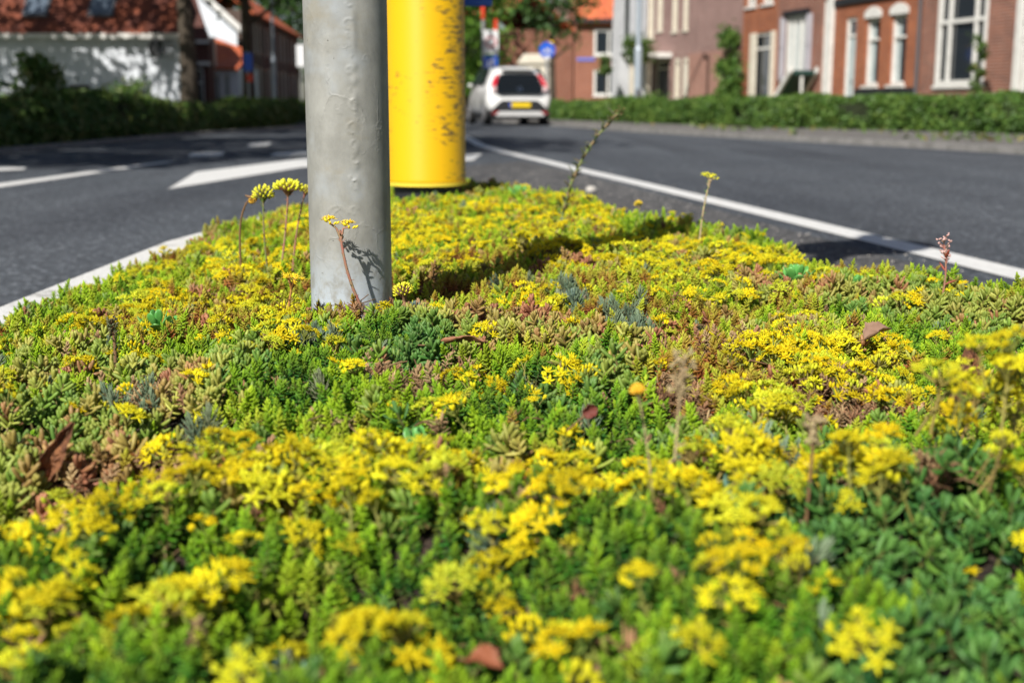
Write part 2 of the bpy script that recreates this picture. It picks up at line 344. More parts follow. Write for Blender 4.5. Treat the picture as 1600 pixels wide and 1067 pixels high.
def broad(seed,n=11,L=.017,W=.0085,H=.02,el0=5,el1=72):
    r=random.Random(seed); p=PM(); 
    p.stem([(0,0,0),(0,0,H*.5),(0,0,H*.95)],[.0016,.0015,.0012],4)
    for i in range(n):
        u=i/(n-1); az=i*GA+r.uniform(-.2,.2); el=R(el0+(el1-el0)*u**1.2+r.uniform(-8,8))
        p.leaf((0,0,H*(.35+.6*u)),sph(az,el),(0,0,1),L*(1.05-.45*u)*r.uniform(.85,1.1),W*(1-.35*u),u*.8,6,((0,.25),(.3,.55),(.62,1),(.86,.85),(.96,.5)),.22,bend=.25)
    return p
def star(p,c,nrm,rad,r,mi=0,open_=1.):
    c=Vector(c); nrm=Vector(nrm).normalized(); a=nrm.orthogonal().normalized(); b=nrm.cross(a); ph=r.uniform(0,6.28); n=5 if r.random()<.8 else 6
    for k in range(n):
        th=ph+2*math.pi*k/n+r.uniform(-.1,.1); d=a*math.cos(th)+b*math.sin(th)
        el=r.uniform(.05,.45)+(1-open_)
        dd=(d*math.cos(el)+nrm*math.sin(el))
        p.leaf(c,dd,nrm,rad*r.uniform(.9,1.1),rad*.36,0.,4,((0,.55),(.35,1),(.75,.62)),.28,bend=r.uniform(-.15,.2),mi=mi)
    for k in range(5):
        th=ph+.6+2*math.pi*k/5; d=a*math.cos(th)*.28+b*math.sin(th)*.28+nrm
        p.leaf(c,d,a,rad*.42,rad*.17,.9,3,((0,.7),(.5,1)),1,mi=mi)
    for k in range(6):
        th=ph+2*math.pi*k/6; d=a*math.cos(th)*.75+b*math.sin(th)*.75+nrm
        p.leaf(c+d*rad*.05,d,a,rad*.62,rad*.07,1.,3,((0,.6),(.8,1.6)),1,mi=mi)
def bud(p,c,d,r,s=.0022,mi=0): p.leaf(c,d,(1,0,0),s*2.4,s*1.35,0,5,((0,.6),(.3,1),(.7,.8)),1,mi=mi)
def cluster(seed,nf=6,rad=.0078,spread=.013,H=.024,nb=4):
    r=random.Random(seed); p=PM(); p.stem([(0,0,-.02),(0,0,0),(0,0,H*.5)],[.0012,.0011,.001],4,tip=-.1,mi=1)
    for i in range(6):
        az=i*GA; p.leaf((0,0,H*(-.3+.7*i/6)),sph(az,R(40)),(0,0,1),.0065,.0024,.3,4,((0,.6),(.4,1),(.8,.7)),.7,mi=1)
    for i in range(nf+nb):
        u=math.sqrt((i+.5)/(nf+nb)); az=i*GA+r.uniform(-.4,.4)
        c=Vector((math.cos(az)*spread*u,math.sin(az)*spread*u,H*(1-.28*u*u)+r.uniform(-.002,.003)))
        p.stem([(0,0,H*.45),(c.x*.7,c.y*.7,H*.75),tuple(c)],[.0008,.0007,.0006],3,tip=.2,mi=1)
        nr=Vector((c.x*30,c.y*30,1))+Vector((r.uniform(-.3,.3),r.uniform(-.3,.3),0))
        if i%3==2 and nb: 
            for q in range(2): bud(p,c+Vector((r.uniform(-.002,.002),r.uniform(-.002,.002),0)),nr+Vector((r.uniform(-.4,.4),r.uniform(-.4,.4),0)),r,mi=0)
        else: star(p,c,nr,rad*r.uniform(.85,1.1),r)
    return p
def budhead(seed):
    r=random.Random(seed); p=PM(); H=.02
    p.stem([(0,0,-.02),(0,0,H*.6)],[.0012,.001],4,mi=1)
    for i in range(14):
        u=math.sqrt((i+.5)/14); az=i*GA; c=Vector((math.cos(az)*.009*u,math.sin(az)*.009*u,H*(1-.3*u*u)))
        p.stem([(0,0,H*.55),tuple(c)],[.0007,.0006],3,tip=.3,mi=1); bud(p,c,Vector((c.x*40,c.y*40,1)),r,.002)
    return p
def drytuft(seed):
    r=random.Random(seed); p=PM()
    for i in range(16):
        az=r.uniform(0,6.28); p.leaf((r.uniform(-.002,.002),r.uniform(-.002,.002),r.uniform(0,.012)),sph(az,R(r.uniform(-5,70))),(0,0,1),r.uniform(.005,.011),r.uniform(.0012,.0026),r.uniform(-.6,.8),4,((0,.6),(.4,1),(.8,.6)),.4,bend=r.uniform(-.6,.6))
    for i in range(2):
        a=r.uniform(0,6.28); p.stem([(0,0,0),(.01*math.cos(a),.01*math.sin(a),.012),(.024*math.cos(a+.4),.024*math.sin(a+.4),.010)],[.0009,.0008,.0006],3,tip=-.8)
    return p
def proto_collection(name,meshes):
    c=bpy.data.collections.new(name)
    for i,me in enumerate(meshes):
        o=bpy.data.objects.new(me.name,me); o.name=f'{name}_{i:02d}'; c.objects.link(o)
    return c
def scatter(name,coll,x,y,z,rot,scl,idx,hue,val,label,cat):
    me=bpy.data.meshes.new(name); n=len(x); me.vertices.add(n)
    me.vertices.foreach_set('co',np.stack([x,y,z],1).ravel().astype(np.float32))
    def at(nm,ty,arr,key='value'):
        a=me.attributes.new(nm,ty,'POINT'); a.data.foreach_set(key,np.ascontiguousarray(arr).ravel())
    at('rot','FLOAT_VECTOR',rot.astype(np.float32),'vector'); at('scl','FLOAT',scl.astype(np.float32)); at('idx','INT',idx.astype(np.int32))
    at('hue','FLOAT',hue.astype(np.float32)); at('val','FLOAT',val.astype(np.float32))
    o=bpy.data.objects.new(name,me); C.objects.link(o)
    g=bpy.data.node_groups.new(name,'GeometryNodeTree')
    g.interface.new_socket('Geometry',in_out='INPUT',socket_type='NodeSocketGeometry'); g.interface.new_socket('Geometry',in_out='OUTPUT',socket_type='NodeSocketGeometry')
    gi=g.nodes.new('NodeGroupInput'); go=g.nodes.new('NodeGroupOutput'); ip=g.nodes.new('GeometryNodeInstanceOnPoints'); ci=g.nodes.new('GeometryNodeCollectionInfo')
    ci.inputs['Collection'].default_value=coll; ci.inputs['Separate Children'].default_value=True; ci.inputs['Reset Children'].default_value=True
    def na(nm,ty):
        q=g.nodes.new('GeometryNodeInputNamedAttribute'); q.data_type=ty; q.inputs['Name'].default_value=nm; return q.outputs['Attribute']
    e=g.nodes.new('FunctionNodeEulerToRotation'); g.links.new(na('rot','FLOAT_VECTOR'),e.inputs[0])
    ip.inputs['Pick Instance'].default_value=True
    g.links.new(gi.outputs[0],ip.inputs['Points']); g.links.new(ci.outputs[0],ip.inputs['Instance']); g.links.new(na('idx','INT'),ip.inputs['Instance Index'])
    g.links.new(e.outputs[0],ip.inputs['Rotation']); g.links.new(na('scl','FLOAT'),ip.inputs['Scale']); g.links.new(ip.outputs[0],go.inputs[0])
    md=o.modifiers.new('scatter','NODES'); md.node_group=g
    return tag(o,label,cat,kind='stuff')

# where the flowers stand: x, y, radius x, radius y, density, lift above the cushions (metres)
FLOW=[(-0.53,1.39,0.05,0.13,0.8,0),(-0.52,1.53,0.07,0.19,0.9,0),(-0.46,1.2,0.04,0.085,0.5,0),(-0.47,1.65,0.06,0.255,0.7,0),(-0.47,1.94,0.08,0.395,0.9,0),(-0.42,2.23,0.07,0.59,0.9,0),(-0.32,1.55,0.06,0.105,0.8,0.01),(-0.25,1.31,0.04,0.08,0.8,0.01),(-0.39,1.32,0.07,0.09,0.5,0),(-0.35,1.39,0.04,0.09,0.5,0),(-0.21,2.78,0.08,0.73,0.9,0),(-0.11,2.23,0.06,0.34,0.7,0),(-0.06,2.96,0.12,0.435,1,0),(0.07,2.43,0.09,0.425,0.7,0.01),(-0.16,1.94,0.04,0.26,0.6,0),(0.16,3.06,0.07,0.42,0.8,0),(0.15,2.07,0.12,0.295,0.85,0),(0.03,1.71,0.05,0.205,0.5,0),(0.28,2.13,0.1,0.385,0.85,0.01),(0.38,2.13,0.08,0.215,0.8,0.01),(0.27,1.71,0.1,0.275,0.5,0),(0.2,1.94,0.06,0.26,0.6,0),(0.33,1.59,0.06,0.175,0.45,0),(0.48,1.77,0.04,0.135,0.7,0.015),(0.51,1.64,0.04,0.075,0.7,0.01),(0.57,1.58,0.03,0.07,0.7,0.01),(0.29,1.39,0.06,0.11,0.6,0),(0.31,1.25,0.08,0.145,0.9,0),(0.37,1.3,0.04,0.115,0.8,0),(0.21,1.03,0.03,0.065,0.9,0.01),(0.47,1.23,0.04,0.055,0.8,0.01),(0.33,1.08,0.02,0.03,0.9,0.01),(0.39,1.13,0.01,0.045,0.3,0),(0.03,1.16,0.04,0.07,0.9,0),(-0.04,1.15,0.03,0.05,0.7,0),(-0.13,1.15,0.03,0.055,0.6,0),(-0.04,1.3,0.02,0.04,0.6,0),(0.19,1.39,0.03,0.09,0.3,0),(0.31,0.78,0.045,0.07,0.95,0.07),(0.33,0.80,0.04,0.065,0.9,0.08),(0.27,0.76,0.03,0.05,0.8,0.05),(0.335,0.86,0.04,0.06,0.95,0.065),(0.30,0.72,0.03,0.05,0.8,0.05),(0.22,0.77,0.03,0.075,0.9,0.03),(0.26,0.81,0.02,0.055,0.6,0.03),(0.15,0.83,0.04,0.065,0.8,0.025),(0.14,0.77,0.02,0.06,0.6,0.015),(0.06,0.88,0.03,0.05,0.7,0.01),(0.17,0.81,0.02,0.03,0.8,0.03),(-0.2,0.82,0.02,0.04,0.9,0.02),(-0.23,0.79,0.03,0.04,0.8,0.015),(-0.23,0.75,0.02,0.035,0.7,0.01),(-0.14,0.81,0.04,0.05,0.9,0.01),(-0.08,0.78,0.04,0.055,0.95,0.01),(-0.04,0.81,0.02,0.05,0.8,0.01),(-0.12,0.77,0.02,0.03,0.7,0),(0.0,0.74,0.03,0.05,0.7,0),(0.04,0.73,0.03,0.055,0.7,0.01),(0.08,0.73,0.03,0.07,0.7,0.01),(0.0,0.67,0.02,0.03,0.6,0),(0.12,0.71,0.02,0.075,0.6,0.01),(0.15,0.64,0.02,0.03,0.6,0.01),(0.09,0.64,0.02,0.04,0.6,0.01),(-0.16,0.65,0.02,0.04,0.8,0.01),(-0.2,0.63,0.02,0.035,0.8,0.01),(-0.25,0.64,0.02,0.03,0.7,0),(-0.19,0.6,0.02,0.03,0.8,0),(-0.17,0.61,0.02,0.03,0.7,0.01),(-0.06,0.58,0.01,0.03,0.8,0.01),(-0.05,0.58,0.01,0.03,0.6,0),(0.01,0.56,0.01,0.03,0.7,0.01),(0.02,0.57,0.01,0.03,0.6,0),(0.1,0.59,0.02,0.055,0.75,0.01),(0.08,0.58,0.02,0.035,0.7,0.01),(0.12,0.55,0.02,0.03,0.7,0.01),(0.11,0.51,0.02,0.03,0.5,0),(0.08,0.57,0.01,0.03,0.6,0),(-0.23,0.52,0.01,0.03,0.8,0.01),(0.31,0.77,0.02,0.045,0.4,0),(0.32,0.83,0.03,0.05,0.4,0),(0.19,0.61,0.01,0.03,0.15,0),(-0.13,0.59,0.02,0.03,0.2,0)]
DARKG=[(-0.15,1.18,0.09,0.225),(0.06,1.07,0.07,0.16),(-0.05,1.02,0.08,0.115),(-0.16,0.98,0.06,0.085),(-0.02,1.05,0.05,0.125),(0.11,0.66,0.18,0.16),(0.22,0.61,0.06,0.14),(-0.15,0.54,0.12,0.06),(-0.28,0.74,0.04,0.065),(-0.04,0.67,0.04,0.065)]
SAUS=[(-0.37,1.07,0.11,0.21),(-0.29,1.18,0.05,0.155),(-0.21,1.32,0.02,0.055),(-0.07,1.32,0.06,0.135),(0.04,1.4,0.05,0.11),(0.5,1.66,0.1,0.15),(0.61,1.55,0.06,0.215),(0.1,1.15,0.03,0.09),(0.07,1.36,0.04,0.1),(0.16,1.4,0.04,0.09),(0.35,1.1,0.03,0.07),(-0.09,1.25,0.02,0.105),(0.34,1.79,0.06,0.14)]
YELG=[(0.22,1.5,0.19,0.48),(0.2,1.18,0.08,0.155),(0.0,1.86,0.19,0.385),(-0.44,1.72,0.13,0.33),(-0.19,1.55,0.05,0.16),(0.25,1.07,0.06,0.1),(-0.13,1.72,0.09,0.195)]
REDB=[(-0.3,0.83,0.04,0.075),(-0.33,1.1,0.03,0.04),(0.3,1.1,0.04,0.07),(0.25,1.07,0.02,0.04),(-0.11,1.14,0.03,0.04),(0.25,1.32,0.05,0.055),(-0.27,0.9,0.02,0.03),(0.15,1.07,0.03,0.05),(-0.16,1.55,0.05,0.105),(0.25,0.81,0.03,0.06)]
BIGL=[(0.28,0.86,0.06,0.105),(0.21,0.72,0.06,0.1),(0.25,0.66,0.04,0.105),(-0.07,0.93,0.02,0.03),(0.19,0.55,0.05,0.045),(0.28,0.72,0.03,0.075)]
GREY=[(-0.33,1.07,0.02,0.05),(-0.24,0.98,0.02,0.04),(-0.16,1.5,0.02,0.1),(0.08,1.69,0.02,0.095),(0.14,1.55,0.04,0.08),(0.19,0.9,0.02,0.045),(0.32,0.88,0.02,0.045),(-0.13,0.61,0.02,0.035),(0.07,0.98,0.01,0.045),(-0.21,1.32,0.03,0.04)]
BARE=[(-0.3,0.81,0.035,0.035),(-0.19,0.9,0.015,0.03),(-0.06,1.18,0.02,0.025),(-0.28,1.02,0.015,0.03),(0.36,1.1,0.02,0.025),(-0.09,1.1,0.02,0.025)]
def patch(x,y,L,soft=1.0):
    o=np.zeros_like(x)
    for e in L:
        d=((x-e[0])/max(e[2],.012))**2+((y-e[1])/max(e[3],.012))**2; o=np.maximum(o,np.clip(1.6-d,0,1)*(e[4] if len(e)>4 else 1))
    return o
POLE=(-.2055,1.585); POLE_R=.0515
def build_cover():
    g=np.random.default_rng(5)
    xs=[];ys=[]
    for y0,y1,s in ((.12,1.75,.0084),(1.75,2.8,.0105),(2.8,4.34,.0125)):
        X,Y=np.meshgrid(np.arange(-.80,1.6,s),np.arange(y0,y1,s)); X=X.ravel()+g.uniform(-.42,.42,X.size)*s; Y=Y.ravel()+g.uniform(-.42,.42,Y.size)*s
        xs.append(X);ys.append(Y)
    x=np.concatenate(xs);y=np.concatenate(ys)
    ok=(x>edge_left(y)-.01+.03*(fbm(x*0+2,y,9,7)-.5))&(x<edge_right(y)+.012+.06*(fbm(x*0+5,y,8,8)-.5))&(np.abs(x)<.46*y+.5)&(((x-POLE[0])**2+(y-POLE[1])**2)>(POLE_R+.006)**2)&(((x+.266)**2+(y-3.7)**2)>.012)
    x=x[ok];y=y[ok];n=len(x)
    f1=fbm(x,y,9,31);f2=fbm(x,y,26,41);f3=fbm(x,y,4,51);f4=fbm(x,y,17,61)
    z=bed_z(x,y)
    sc_s=patch(x,y,SAUS)*.62+(f4-.5)*1.7+np.clip((f3-.62)*3,0,.3)
    sc_g=patch(x,y,GREY)*.7+(f2-.5)*1.5
    sc_b=patch(x,y,BIGL)*.9+(f4-.5)*.8
    redb=patch(x,y,REDB); bare=patch(x,y,BARE)
    sp=np.zeros(n,int)
    u=g.random(n)
    sp[sc_s>.42]=1
    sp[(sc_g>.52)]=2
    sp[(sc_b>.68)]=3
    sp[(sp==0)&(u<.035)]=1; sp[(sp==0)&(u>.990)]=2
    dry=(redb*.55+ (f2-.5)*1.2+.0>.42)|(u>.955)&(sp==0)
    sp[dry&(g.random(n)<.75)]=4
    sp[(bare>.6)&(g.random(n)<.6)]=-1
    sp[(bare>.6)&(sp>=0)]=4
    # thinning for the large-leaved kinds
    keep=np.ones(n,bool); q=g.random(n)
    keep&=~((sp==1)&(q>.55)); keep&=~((sp==2)&(q>.42)); keep&=~((sp==3)&(q>.62)); keep&=sp>=0
    hue=.485+(f1-.5)*.9+(f2-.5)*1.15+.30*patch(x,y,YELG)-.36*patch(x,y,DARKG)+.5*redb*(f4>.45)+np.where(g.random(n)<.05,.4,0)
    far=np.clip((y-1.3)/1.2,0,1); hue=hue+.14*far*(1-patch(x,y,DARKG))
    near=np.clip((.85-y)/.3,0,1); hue=hue-.20*near*(1-.8*patch(x,y,FLOW))
    hue=np.clip(hue+g.normal(0,.09,n),0,1); val=np.clip(g.normal(1,.13,n),.6,1.4)*(1-.0*near)
    tilt=g.normal(0,.28,(n,2)); rot=np.stack([tilt[:,0]-.05,tilt[:,1],g.uniform(0,6.28,n)],1)
    h=(f2-.5)*.024+g.uniform(-.011,.007,n)+.010*(g.random(n)<.04)-.012*(f4<.36)
    scl=g.uniform(.78,1.25,n)*(1+.04*near)*np.where(y>1.75,1.15,1)*np.where(y>2.8,1.15,1)
    sets=[('stonecrop_cushion',[shoot(1,44,.0058,.0022,.026,el0=-12),shoot(2,40,.0064,.0023,.030,el0=-15),shoot(3,46,.0052,.0020,.024,el0=-8),shoot(4,40,.0070,.0018,.028,pointy=True,el0=-10),shoot(5,34,.0056,.0024,.022,el0=0,el1=65),shoot(6,52,.0056,.0020,.033,el0=-15),shoot(7,48,.0066,.0016,.027,pointy=True,el0=-20,el1=60)],m_shoot,0,'low green and lime stonecrop shoots covering the traffic island','ground cover',-.013),
          ('sausage_stonecrop',[sausage(11),sausage(12,12,.013),sausage(13,18,.010,.0032),sausage(14,10,.014,.0038)],m_saus,1,'stonecrop with plump sausage leaves, olive and blue-green, among the cushions','ground cover',-.008),
          ('needle_stonecrop',[needle(21),needle(22,40,.015),needle(23,26,.011,.0018)],m_needle,2,'grey-green needle-leaved stonecrop tufts among the cushions','ground cover',-.008),
          ('broad_stonecrop',[broad(31),broad(32,9,.022,.0075,.03),broad(33,12,.015,.009,.018)],m_broad,3,'broad flat-leaved green stonecrop near the front of the island','ground cover',-.006),
          ('withered_stonecrop',[drytuft(41),drytuft(42),drytuft(43),shoot(44,26,.006,.002,.022)],m_dry,4,'withered reddish-brown shoots between the green cushions','dry plants',-.004)]
    for nm,ps,m,k,lab,cat,dz in sets:
        c=proto_collection(nm+'_kinds',[p.mesh(nm,[m]) for p in ps]); s=keep&(sp==k); N=int(s.sum())
        hh=hue[s] if k in(0,1) else np.clip(g.normal(.5,.25,N),0,1)
        if k==0: pass
        scatter(nm,c,x[s],y[s],z[s]+h[s]+dz,rot[s],scl[s]*(.70 if k==3 else 1),g.integers(0,len(ps),N),hh,val[s],lab,cat)
    # flowers
    s=.0165; X,Y=np.meshgrid(np.arange(-.80,1.5,s),np.arange(.2,4.34,s)); X=X.ravel()+g.uniform(-.5,.5,X.size)*s; Y=Y.ravel()+g.uniform(-.5,.5,Y.size)*s
    d=np.zeros_like(X); lift=np.zeros_like(X)
    for e in FLOW:
        rx=max(e[2],.022);ry=max(e[3],.022); q=((X-e[0])/rx)**2+((Y-e[1])/ry)**2; v=np.clip(1.5-q,0,1)*e[4]
        up=v>d; d=np.where(up,v,d); lift=np.where(v>0,np.maximum(lift,e[5]*np.clip(v,0,1)),lift)
    d=d*(.45+.55*np.clip((Y-.56)/.08,0,1)); fn=fbm(X,Y,14,77); ff=fbm(X,Y,5,78)
    nfar=np.clip((Y-.95)/.3,0,1); pr=d*(nfar*np.clip(.03+4.6*(fn-.455),0,.85)+(1-nfar)*np.clip(.55+2*(fn-.42),.25,1.0))+.012+.035*(1-nfar)*(ff>.42)+.16*np.clip((Y-1.7)/1,0,1)*(ff>.47)*(fn>.47)
    ok=(g.random(X.size)<pr)&(X>edge_left(Y)-.008)&(X<edge_right(Y)+.025)&(np.abs(X)<.46*Y+.5)&(((X-POLE[0])**2+(Y-POLE[1])**2)>(POLE_R+.014)**2)&(((X+.266)**2+(Y-3.7)**2)>.018)&(patch(X,Y,BARE)<.5)
    X=X[ok];Y=Y[ok];n=len(X);lift=lift[ok]*g.uniform(.35,1.1,n)
    protos=[cluster(51),cluster(52,8,.0075,.016,.026),cluster(53,4,.0082,.010,.022,3),cluster(54,7,.007,.014,.028,5),cluster(55,5,.0085,.012,.024,1),budhead(56),cluster(57,2,.0085,.006,.02,1),cluster(58,6,.0072,.017,.022,5)]
    c=proto_collection('stonecrop_flower_kinds',[p.mesh('stonecrop_flowers',[m_petal,m_fstem]) for p in protos])
    t=g.normal(0,.36,(n,2)); rot=np.stack([t[:,0],t[:,1],g.uniform(0,6.28,n)],1)
    Z=bed_z(X,Y)+(fbm(X,Y,26,41)-.5)*.012+.004*(1-np.clip((Y-.95)/.3,0,1))+lift
    hue=np.clip(g.normal(.40,.36,n),0,1); val=np.clip(g.normal(.98,.13,n),.55,1.15)
    scatter('stonecrop_flowers',c,X,Y,Z,rot,g.uniform(.62,1.15,n)*np.where(Y>2,1.1,1),g.choice(8,n,p=[.16,.15,.15,.15,.15,.08,.06,.10]),hue,val,'yellow star flowers in drifts above the stonecrop cushions','flowers')
    print('COVER',int(keep.sum()),n)
build_cover()
#@@REST
# ------------------------------------------------------------------ houses
m_white=mat('white_paint',(.78,.77,.74),.5,(.68,.67,.64),scale=6)
m_cream=mat('cream_paint',(.74,.69,.58),.55,(.66,.60,.50),scale=4)
m_glass=mat('window_glass',(.018,.024,.030),.06,spec=.9)
m_curtain=mat('net_curtain',(.55,.60,.60),.8,(.35,.42,.44),scale=3,stretch=(8,8,.5))
m_dark=mat('dark_paint',(.02,.022,.026),.5)
m_gutter=mat('gutter_zinc',(.10,.10,.11),.5)
m_tile=mat('roof_tile_orange',(.62,.15,.055),.8,(.42,.10,.045),scale=2.5,bump=.3,bscale=6)
m_tile_br=mat('roof_tile_brown',(.25,.065,.028),.85,(.09,.024,.015),scale=1.6,detail=7,lo=.36,hi=.62)  # tree shade on the cottage roof is darkened into these tile tones
m_tile_gr=mat('roof_tile_grey',(.06,.058,.06),.8,(.10,.095,.095),scale=3)
m_br_red=brick('brick_red_brown',(.30,.10,.06),(.19,.065,.045),(.40,.30,.24),var=1)
m_br_or=brick('brick_orange',(.40,.115,.04),(.29,.075,.03),(.34,.2,.13),var=.8)
m_br_pu=brick('brick_purple',(.32,.18,.16),(.25,.135,.12),(.42,.34,.31),var=.7)
m_br_pk=brick('brick_pink',(.40,.19,.145),(.34,.16,.12),(.42,.30,.25),var=.4)
m_br_dk=brick('brick_dark',(.12,.035,.025),(.09,.03,.02),(.14,.09,.08))
m_br_ru=brick('brick_rust',(.36,.13,.075),(.30,.10,.06),(.34,.2,.15),var=.5)
m_br_far=brick('brick_taupe',(.34,.24,.19),(.29,.2,.16),(.36,.29,.25),var=.5)
m_render=mat('white_render',(.62,.63,.66),.9,(.52,.53,.56),scale=2,bump=.15,bscale=40)
m_lime=mat('limewashed_wall',(.74,.78,.84),.9,(.64,.68,.74),scale=1.5,bump=.2,bscale=25)
m_pale=mat('pale_panel',(.48,.46,.50),.8,(.42,.40,.45),scale=3)
m_door=mat('door_green',(.02,.06,.05),.4)

def wall_front(x0,x1,z0,z1,holes,rev=.14,y=0,depth=.3):
    b=MB(); xs=sorted({x0,x1,*[h[0] for h in holes],*[h[1] for h in holes]}); zs=sorted({z0,z1,*[h[2] for h in holes],*[h[3] for h in holes]})
    for i in range(len(xs)-1):
        for j in range(len(zs)-1):
            cx=(xs[i]+xs[i+1])/2;cz=(zs[j]+zs[j+1])/2
            if any(h[0]<cx<h[1] and h[2]<cz<h[3] for h in holes): continue
            b.add([(xs[i],y,zs[j]),(xs[i+1],y,zs[j]),(xs[i+1],y,zs[j+1]),(xs[i],y,zs[j+1])],[(0,1,2,3)])
    for a,c,d,e in holes:
        for q in ([(a,d),(a,e)],[(c,e),(c,d)],[(a,e),(c,e)],[(c,d),(a,d)]):
            (u,v),(s,t)=q; b.add([(u,y,v),(s,y,t),(s,y+rev,t),(u,y+rev,v)],[(0,1,2,3)])
    return b
def shell(b,x0,x1,z0,z1,depth,y=0):
    b.add([(x0,y,z0),(x0,y+depth,z0),(x0,y+depth,z1),(x0,y,z1)],[(0,1,2,3)]); b.add([(x1,y,z0),(x1,y,z1),(x1,y+depth,z1),(x1,y+depth,z0)],[(0,1,2,3)])
    b.add([(x0,y+depth,z0),(x1,y+depth,z0),(x1,y+depth,z1),(x0,y+depth,z1)],[(0,1,2,3)]); b.add([(x0,y,z1),(x1,y,z1),(x1,y+depth,z1),(x0,y+depth,z1)],[(0,1,2,3)])
    return b
def window(parent,a,c,d,e,y=0,fr=.07,mul=(),tr=(),mf=None,mg=None,set_=.06,sill=True,name='window',blind=False):
    mf=mf or m_white; w_=thing(name,None,None); w_.parent=parent
    b=MB(); y0,y1=y+set_,y+set_+.06
    b.box(a,a+fr,y0,y1,d,e).box(c-fr,c,y0,y1,d,e).box(a+fr,c-fr,y0,y1,d,d+fr).box(a+fr,c-fr,y0,y1,e-fr,e)
    for m_ in mul: b.box(m_-fr*.4,m_+fr*.4,y0+.004,y1-.004,d+fr,e-fr)
    for t_ in tr: b.box(a+fr,c-fr,y0+.008,y1-.008,t_-fr*.4,t_+fr*.4)
    b.build('frame',mf,w_)
    MB().box(a+.01,c-.01,y+set_+.075,y+set_+.09,d+.01,e-.01).build('pane',mg or m_glass,w_)
    if sill: MB().box(a-.05,c+.05,y-.05,y+set_-.003,d-.06,d-.003).build('sill',mf,w_)
    return w_
def door(parent,a,c,d,e,y=0,mf=None,md=None,fan=.45):
    t=thing('door',None,None); t.parent=parent; fr=.08; b=MB(); y0,y1=y+.04,y+.11
    b.box(a,a+fr,y0,y1,d,e).box(c-fr,c,y0,y1,d,e).box(a+fr,c-fr,y0,y1,e-fr,e).box(a+fr,c-fr,y0+.004,y1-.004,e-fan,e-fan+.06)
    b.build('frame',mf or m_white,t); MB().box(a+fr,c-fr,y0+.03,y1-.01,d,e-fan-.002).build('door_leaf',md or m_door,t,bevel=.01)
    MB().box(a+fr,c-fr,y0+.05,y1-.015,e-fan+.062,e-fr-.002).build('pane',m_glass,t)
    MB().tube([(c-.18,y0+.03,1.05),(c-.18,y0-.02,1.05),(c-.26,y0-.02,1.05)],.012,8).build('handle',m_gutter,t)
    return t
def gable_roof(parent,x0,x1,y0,y1,z,h,m,over=.25,axis='x'):
    b=MB()
    if axis=='x':
        ym=(y0+y1)/2; k=h/(ym-y0)
        b.add([(x0,y0-over,z-over*k),(x1,y0-over,z-over*k),(x1,ym,z+h),(x0,ym,z+h),(x1,y1+over,z-over*k),(x0,y1+over,z-over*k)],[(0,1,2,3),(3,2,4,5)])
    else:
        xm=(x0+x1)/2; k=h/(xm-x0)
        b.add([(x0-over,y0,z-over*k),(x0-over,y1,z-over*k),(xm,y1,z+h),(xm,y0,z+h),(x1+over,y1,z-over*k),(x1+over,y0,z-over*k)],[(0,1,2,3),(3,2,4,5)])
    o=b.build('roof',m,parent,fixn=False); s=o.modifiers.new('thick','SOLIDIFY'); s.thickness=.12; s.offset=1
    return o
FX,FY=6.7,35.0; DX,DY=.235,-.972; FRZ=math.atan2(DY,DX)
def fac(s): return (FX+DX*s,FY+DY*s,0)
G_H='brick houses along the right side of the street'
def house(s0,s1,zt,m,holes,label,name='brick_house',depth=8,roof=None,rh=2.6,group=G_H):
    t=thing(name,label,'house',fac(s0),FRZ,group)
    L=s1-s0; b=wall_front(0,L,-.05,zt,[(h[0]-s0,h[1]-s0,h[2],h[3]) for h in holes]); shell(b,0,L,-.05,zt,depth); b.build('wall',m,t)
    MB().box(-.02,L+.02,-.22,-.003,zt-.02,zt+.14).build('gutter',m_gutter,t)
    gable_roof(t,.01,L-.01,0,depth,zt+.05,rh,roof or m_tile,over=.15)
    return t
# H1 house with the large bay style window
h=house(8.20,13.4,6.2,m_br_red,[(8.81,10.52,.88,3.35),(11.62,12.6,.35,2.75),(8.9,9.6,3.9,5.6),(10.2,10.9,3.9,5.6)],'red-brown brick house with the widest ground-floor window and white transom')
s0=8.20
window(h,.61,2.32,.88,3.35,mul=(1.03,1.93),tr=(2.14,),fr=.10,set_=-.02); window(h,.7,1.4,3.9,5.6,mul=(1.05,)); window(h,2.0,2.7,3.9,5.6,mul=(2.35,))
door(h,3.42,4.4,.35,2.75); MB().box(3.25,3.42,-.05,.05,.0,2.85).box(4.4,4.57,-.05,.05,0,2.85).box(3.25,4.57,-.08,.05,2.86,3.05).build('door_surround',m_white,h)
MB().box(.95,1.95,.32,.35,.95,2.0).box(.95,1.95,.33,.36,2.02,2.15).build('curtain',m_curtain,h)
